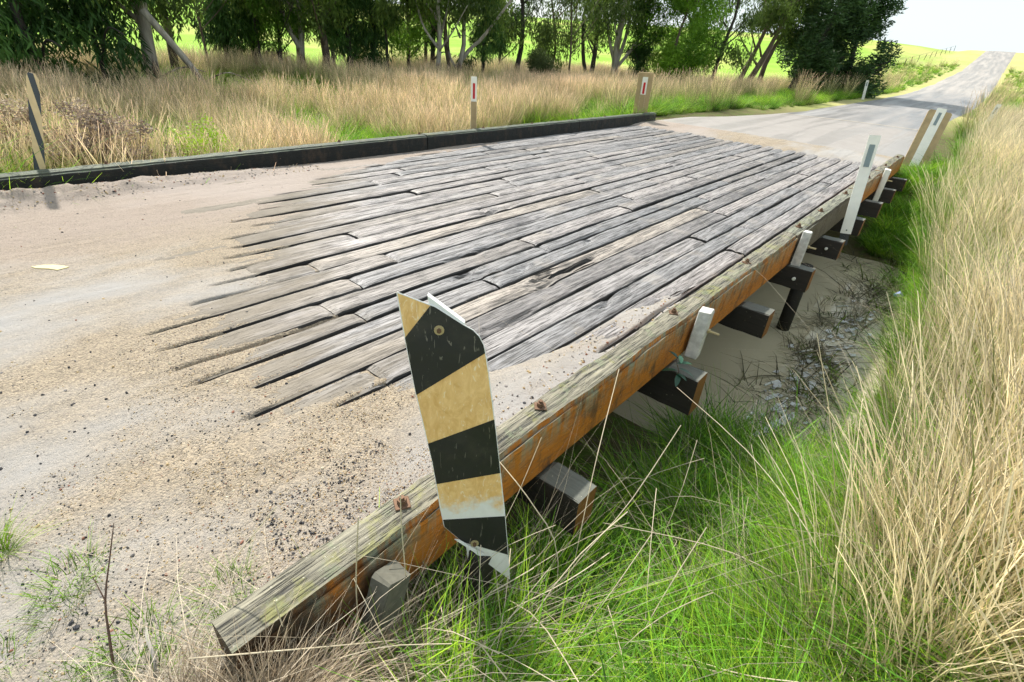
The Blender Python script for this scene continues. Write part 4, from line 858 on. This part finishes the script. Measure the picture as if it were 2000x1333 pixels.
def tree(px, x, y, kind, mat, label, seed, r0=.15, lean=(0, 0), extra=(), h=7, name=None, group='trees along the far side of the field', cscale=1.0, sc_=1.0, crownz=0, nocrown=False, cat='tree', crot=None):
    z = float(H(x, y)); nm = name or {'gum': 'gum_tree', 'casuarina': 'casuarina_tree', 'wattle': 'wattle_tree', 'bush': 'bush'}[kind]
    t = thing(nm, (x, y, z - .05), label, cat, group)
    P = gen_trunk(kind, seed, h, r0, lean) if kind != 'bush' else [([(random.Random(k).uniform(-.1, .1), 0, -.1), (math.cos(k) * .3, math.sin(k) * .3, .5), (math.cos(k) * .5, math.sin(k) * .5, .9)], .025, .008) for k in range(6)]
    P = P + list(extra); put('trunk', trunk_mesh(P, mat), t)
    if not nocrown:
        me = crowns[kind][seed % len(crowns[kind])]; c = put('crown', me, t, (lean[0] * 3.5, lean[1] * 3.5, crownz)); c.rotation_euler.z = crot if crot is not None else seed * 1.3; c.scale = (cscale, cscale, sc_)
    return t
# local offsets for branches are (dx, dy, z) from the tree base
tree(0, -15.8, 3.0, 'casuarina', 'blackbark', 'broad dark green tree whose foliage hangs over the grass at the far left', 2, .12, cscale=1.25, sc_=1.0, crownz=-.45)
tree(0, -16.6, 1.0, 'wattle', 'blackbark', 'dark green tree cut by the left edge of the photo', 2, .12, cscale=1.3, crownz=-.1)
tree(0, -16.2, 4.3, 'casuarina', 'blackbark', 'dark feathery tree behind the leaning pale branch', 3, .09, cscale=1.2, crownz=.2)
tree(205, -17.49, 4.74, 'gum', 'blackbark', 'slim dark trunk just left of the thick pale gum', 4, .07, (-.03, .02))
tree(290, -16.74, 5.53, 'gum', 'gum', 'thick pale gum trunk with burnt red-brown base and low leaning branch', 5, .23, (.0, .0), extra=[([(0, 0, .75), (-.08, -.25, 1.15), (-.20, -.65, 1.75), (-.35, -1.1, 2.6)], .13, .07), ([(-.18, -.6, 1.7), (-.1, -1.3, 2.1), (.2, -2.1, 2.5)], .04, .012), ([(-.08, -.3, 1.2), (.3, -.9, 1.9), (.4, -1.6, 2.6)], .03, .01), ([(.1, .1, .6), (.5, .6, .9), (.7, 1.1, .8)], .03, .01)], h=8)
t = thing('fallen_limb', (-15.3, 6.35, float(H(-15.3, 6.35))), 'long pale fallen limb propped diagonally against the gum', 'branch')
put('limb', trunk_mesh([([(.1, .15, 0), (-.15, -.15, .75), (-.27, -.48, 1.35), (-.5, -1.0, 2.2)], .07, .09), ([(-.1, -.1, .6), (.3, .4, .9), (.6, .9, .7)], .02, .008)], 'gum'), t)
tree(345, -19.87, 7.21, 'gum', 'brownbark', 'brown trunked gum behind the fallen pale limb', 6, .16)
tree(405, -21.37, 8.92, 'gum', 'brownbark', 'very thin bare leaning sapling in the bright gap', 7, .05, (-.05, -.03), nocrown=True, h=5)
tree(430, -22.3, 10.0, 'casuarina', 'blackbark', 'dark dense tree right of the bright gap', 8, .12, cscale=1.05)
tree(455, -21.9, 10.9, 'casuarina', 'blackbark', 'dark dense tree beside the other, partly merged with it', 9, .12, cscale=1.1)
for i, (x, y) in enumerate(((-20.9, 10.6), (-20.4, 11.1), (-21.2, 11.6))):
    tree(0, x, y, 'gum' if i != 1 else 'wattle', 'blackbark', ('slim dark tree at the left of the thin trunk cluster', 'slim dark tree in the middle of the thin trunk cluster', 'slim dark tree at the right of the thin trunk cluster')[i], 10 + i, .075, (random.uniform(-.04, .04), random.uniform(-.04, .04)), crownz=.3, cscale=.8)
tree(590, -19.98, 11.8, 'gum', 'gum', 'pale gum forking into a V shape above the thin trunks', 14, .15, (-.03, .04), extra=[([(-.03, .0, 1.2), (-.3, -.25, 1.9), (-.6, -.5, 3.2)], .11, .06), ([(0, .0, 1.3), (-.2, .35, 1.9), (-.3, .6, 3.0)], .06, .04)])
tree(637, -19.53, 12.57, 'gum', 'brownbark', 'straight thick brown trunk left of the darkest tree', 15, .19, (-.02, .0))
tree(700, -19.9, 13.9, 'casuarina', 'blackbark', 'darkest dense drooping tree in the middle of the row', 16, .15, cscale=1.15, crownz=-.1)
tree(735, -19.5, 14.7, 'casuarina', 'blackbark', 'dark drooping tree against the right of the darkest one', 17, .13, cscale=1.05, crownz=.0)
tree(757, -19.0, 15.11, 'gum', 'blackbark', 'slender straight dark trunk next to the green wattle', 18, .08)
tree(797, -20.03, 17.04, 'wattle', 'brownbark', 'light green bushy tree left of centre of the row', 19, .11, cscale=.95, crownz=.2)
tree(843, -20.85, 19.17, 'casuarina', 'blackbark', 'short dark trunk in the bright gap behind the forked gums', 20, .15, cscale=.8, crownz=.9)
tree(857, -16.91, 16.08, 'gum', 'gum', 'gum with mottled pale trunk forking high, left of the three', 21, .13, (-.03, .02), extra=[([(-.05, 0, 1.6), (-.5, -.35, 2.3), (-.8, -.5, 3.3)], .06, .03), ([(-.05, .0, 1.7), (-.1, .35, 2.4), (0, .6, 3.4)], .07, .03)], crownz=.6)
tree(875, -17.39, 17.03, 'gum', 'brownbark', 'thin brown gum trunk between the two forked gums', 22, .10, (.0, .02), crownz=.8)
tree(893, -17.12, 17.32, 'gum', 'gum', 'forked gum with a long pale limb reaching up to the right', 23, .13, (.04, .04), extra=[([(0, 0, .9), (.35, .4, 1.6), (.75, .8, 2.1), (1.6, 1.5, 3.5)], .09, .05), ([(0, 0, .8), (-.25, -.2, 1.3), (-.35, -.3, 2.2)], .06, .04)], crownz=.8)
tree(960, -17.5, 19.3, 'casuarina', 'blackbark', 'dark foliage tree below the long pale limb', 24, .10, cscale=1.0, crownz=.25)
tree(1010, -17.18, 21.37, 'gum', 'blackbark', 'dark trunked gum with dense leafy crown near the middle', 25, .16, crownz=-.3)
tree(1050, -13.6, 18.6, 'bush', 'twig', 'low rounded olive green bush in front of the trees', 26, cat='bush', cscale=1.25, sc_=1.35)
tree(1080, -16.6, 23.3, 'gum', 'brownbark', 'low leafy gum just behind the olive bush', 27, .09, crownz=-.9, cscale=.8)
tree(1114, -15.16, 22.92, 'gum', 'brownbark', 'thin straight pole-like trunk right of the olive bush', 28, .065, h=8, crownz=1.4, cscale=.6)
tree(1157, -16.49, 26.86, 'gum', 'blackbark', 'dark twin-trunked gum beside the pale forked one', 29, .17, (.02, 0), extra=[([(0, 0, .1), (-.45, -.3, 1.5), (-.6, -.5, 3.5)], .12, .08)])
tree(1203, -15.41, 27.53, 'gum', 'gum', 'large gum with several pale spreading limbs and dark base', 30, .24, extra=[([(0, 0, 1.1), (.7, .5, 2.3), (1.5, 1.0, 4.2)], .10, .05), ([(0, 0, 1.2), (-.5, -.3, 2.5), (-.9, -.6, 4.5)], .11, .05), ([(0, 0, 1.3), (.2, .3, 2.8), (.1, .5, 4.6)], .12, .06), ([(.4, .3, 1.9), (1.2, .7, 2.5), (2.0, 1.2, 2.9)], .04, .02)], crownz=1.2, cscale=1.15)
tree(1240, -14.6, 28.6, 'casuarina', 'blackbark', 'dark foliage tree behind the pale spreading gum', 31, .10, cscale=1.0, crownz=.2)
tree(1320, -12.5, 28.3, 'wattle', 'brownbark', 'vivid green weeping tree right of the spreading gum', 32, .12, cscale=1.25, crownz=-.1)
tree(1350, -12.9, 30.6, 'wattle', 'brownbark', 'darker green weeping tree behind the vivid one', 33, .12, cscale=1.1)
tree(1395, -11.59, 31.62, 'gum', 'blackbark', 'dark leafy gum between the weeping and the leaning trees', 34, .15, (.03, .02), crownz=-.6)
tree(1440, -11.39, 34.89, 'gum', 'brownbark', 'leftmost of the three right-leaning brown trunks', 35, .18, (.20, .08), crownz=1.4, cscale=.9)
tree(1456, -10.9, 35.07, 'gum', 'brownbark', 'middle of the three right-leaning brown trunks', 36, .22, (.22, .06), crownz=1.3, cscale=.9)
tree(1480, -10.63, 36.2, 'gum', 'brownbark', 'rightmost of the three right-leaning brown trunks', 37, .20, (.18, .05), crownz=1.2, cscale=.9)
bi = 0
for (x, y, kd) in ((-22, 2, 'wattle'), (-26, 15, 'gum'), (-24.5, 16, 'wattle'), (-24, 21.5, 'gum'), (-22.5, 26, 'wattle'), (-19, 31, 'gum')):
    bi += 1; tree(0, x, y, kd, 'blackbark' if kd != 'gum' else 'brownbark', 'dark leafy tree in the back rank, seen between the front trunks', 60 + bi, .12, group='back rank of trees', cscale=.95, crownz=1.0)
# the big dark tree by the road
def big_tree(x, y, label, seed, r, zc, n=15000, tr=((0, 0, -.4), (.3, .1, 1.2), (.9, .3, 3.0), (1.4, .4, 6))):
    z = float(H(x, y)); t = thing('cypress_tree', (x, y, z), label, 'tree', 'trees along the far side of the field'); R_ = random.Random(seed)
    P = [(list(tr), .26, .06)] + [([(.2, .1, .7), (R_.uniform(.4, 1.2), R_.uniform(-.5, .5), R_.uniform(1.0, 1.6)), (R_.uniform(1.4, 2.4), R_.uniform(-1, 1), R_.uniform(1.2, 2.4))], .09, .02) for _ in range(5)]
    put('trunk', trunk_mesh(P, 'blackbark'), t); cs, rs = [], []
    for i in range(int(9.5 * zc[1]) if zc[1] > 5 else 70):
        zz = R_.uniform(zc[0], zc[1]); k = (zz - zc[0]) / (zc[1] - zc[0]); rad = r * (math.sin(math.pi * min(.97, .22 + .72 * k)) ** .7) * (1 + .15 * math.sin(zz * 3)); a = R_.uniform(0, 6.3); d = rad * R_.uniform(.35, 1.0)
        cs.append((zc[2] + d * math.cos(a), d * math.sin(a), zz)); rs.append(R_.uniform(.4, .8))
    V, Q, Cc = leafcloud(cs, rs, n, .24, [(.016, .042, .016), (.075, .14, .04)], -.1, .28); put('crown', mesh('crown', V, Q, M_['conifer'], False, col=Cc), t); return t
big_tree(-9.09, 37.9, 'big dark tree leaning toward the road with a low forked trunk', 5, 2.3, (1.5, 13, .8), 36000)
big_tree(-6.9, 40.8, 'big dark rounded tree whose foliage reaches the ground beside the road', 9, 2.3, (.25, 13, 0.0), 40000, tr=((0, 0, -.4), (.1, .1, 1.2), (0, .1, 3.0), (.1, 0, 6)))
big_tree(-9.4, 42.5, 'big dark tree behind the pair at the roadside', 12, 2.2, (.9, 13, 0.3), 26000, tr=((0, 0, -.4), (.1, .1, 1.2), (0, .1, 3.0), (.1, 0, 6)))
big_tree(2.6, 148, 'tiny dark tree on the hill crest at the right edge', 3, 1.6, (.3, 4.2, 0), 2500)
# hill fence
ft = thing('hill_fence', (-12, 100, float(H(-12, 100))), 'thin old post and wire fence climbing the hill left of the road', 'fence')
pts = []
for i in range(16):
    k = i / 15; x = -13.5 + 4.0 * k; y = 78 + 70 * k; z = float(H(x, y)); pts.append((x + 12, y - 100, z - ft.location.z)); b = MB(); b.tube([(x + 12, y - 100, z - ft.location.z - .2), (x + 12 + random.uniform(-.1, .15), y - 100, z - ft.location.z + .95)], .035, 6); b.build('post', M_['darkwood'], ft)
for hh in (.5, 1.0):
    b = MB(); b.tube([(p[0], p[1], p[2] + hh) for p in pts], .015, 4); b.build('wire', M_['steel'], ft)
# weed bushes beside the left kerb
def weedbush(x, y, r, h, n, cols, label, seed, size=.035, nm='weed_bush', stems=40, cols_st=(.10, .07, .05)):
    z = float(H(x, y)); t = thing(nm, (x, y, z), label, 'bush'); R_ = random.Random(seed); cs, rs = [], []
    b = MB()
    for i in range(stems):
        a = R_.uniform(0, 6.3); d = r * R_.random() ** .5; hh = h * R_.uniform(.5, 1) * (1 - .4 * (d / r) ** 2); p = (d * math.cos(a), d * math.sin(a), hh)
        b.tube([(p[0] * .4, p[1] * .4, 0), (p[0] * .75, p[1] * .75, hh * .55), p], [.006, .004, .002], 4); cs.append(p); rs.append(R_.uniform(.08, .16)); cs.append((p[0] * .8, p[1] * .8, hh * .65)); rs.append(.13)
    b.build('stems', M_['twig'], t); V, Q, Cc = leafcloud(cs, rs, n, size, cols, 0, .5); put('foliage', mesh('foliage', V, Q, M_['straw'], False, col=Cc), t)
weedbush(-6.9, 1.75, .75, 1.2, 12000, [(.13, .09, .07), (.46, .36, .28)], 'brown dried weed bush behind the kerb beside the striped marker', 2)
weedbush(-7.1, .9, .6, 1.05, 9000, [(.18, .13, .09), (.55, .44, .32)], 'paler dried weed bush left of the striped marker', 3)
weedbush(-6.75, 2.75, .42, 1.15, 4500, [(.20, .36, .02), (.50, .72, .05)], 'yellow-green leafy shrub at the right of the brown weed bush', 4)
weedbush(-6.35, 3.55, .42, .75, 4200, [(.10, .24, .02), (.24, .48, .03)], 'bright green clump behind the kerb, nearest the weed bush', 6, .07, 'green_clump', 20)
weedbush(-6.4, 4.35, .32, .70, 3000, [(.12, .26, .02), (.28, .52, .03)], 'small bright green clump behind the kerb, second from left', 7, .07, 'green_clump', 16)
weedbush(-6.9, 13.9, .42, .34, 3000, [(.03, .06, .015), (.09, .15, .03)], 'low dark green bush at the road edge past the far kerb end', 8, .06, 'low_bush', 16)
print('planks', npl)
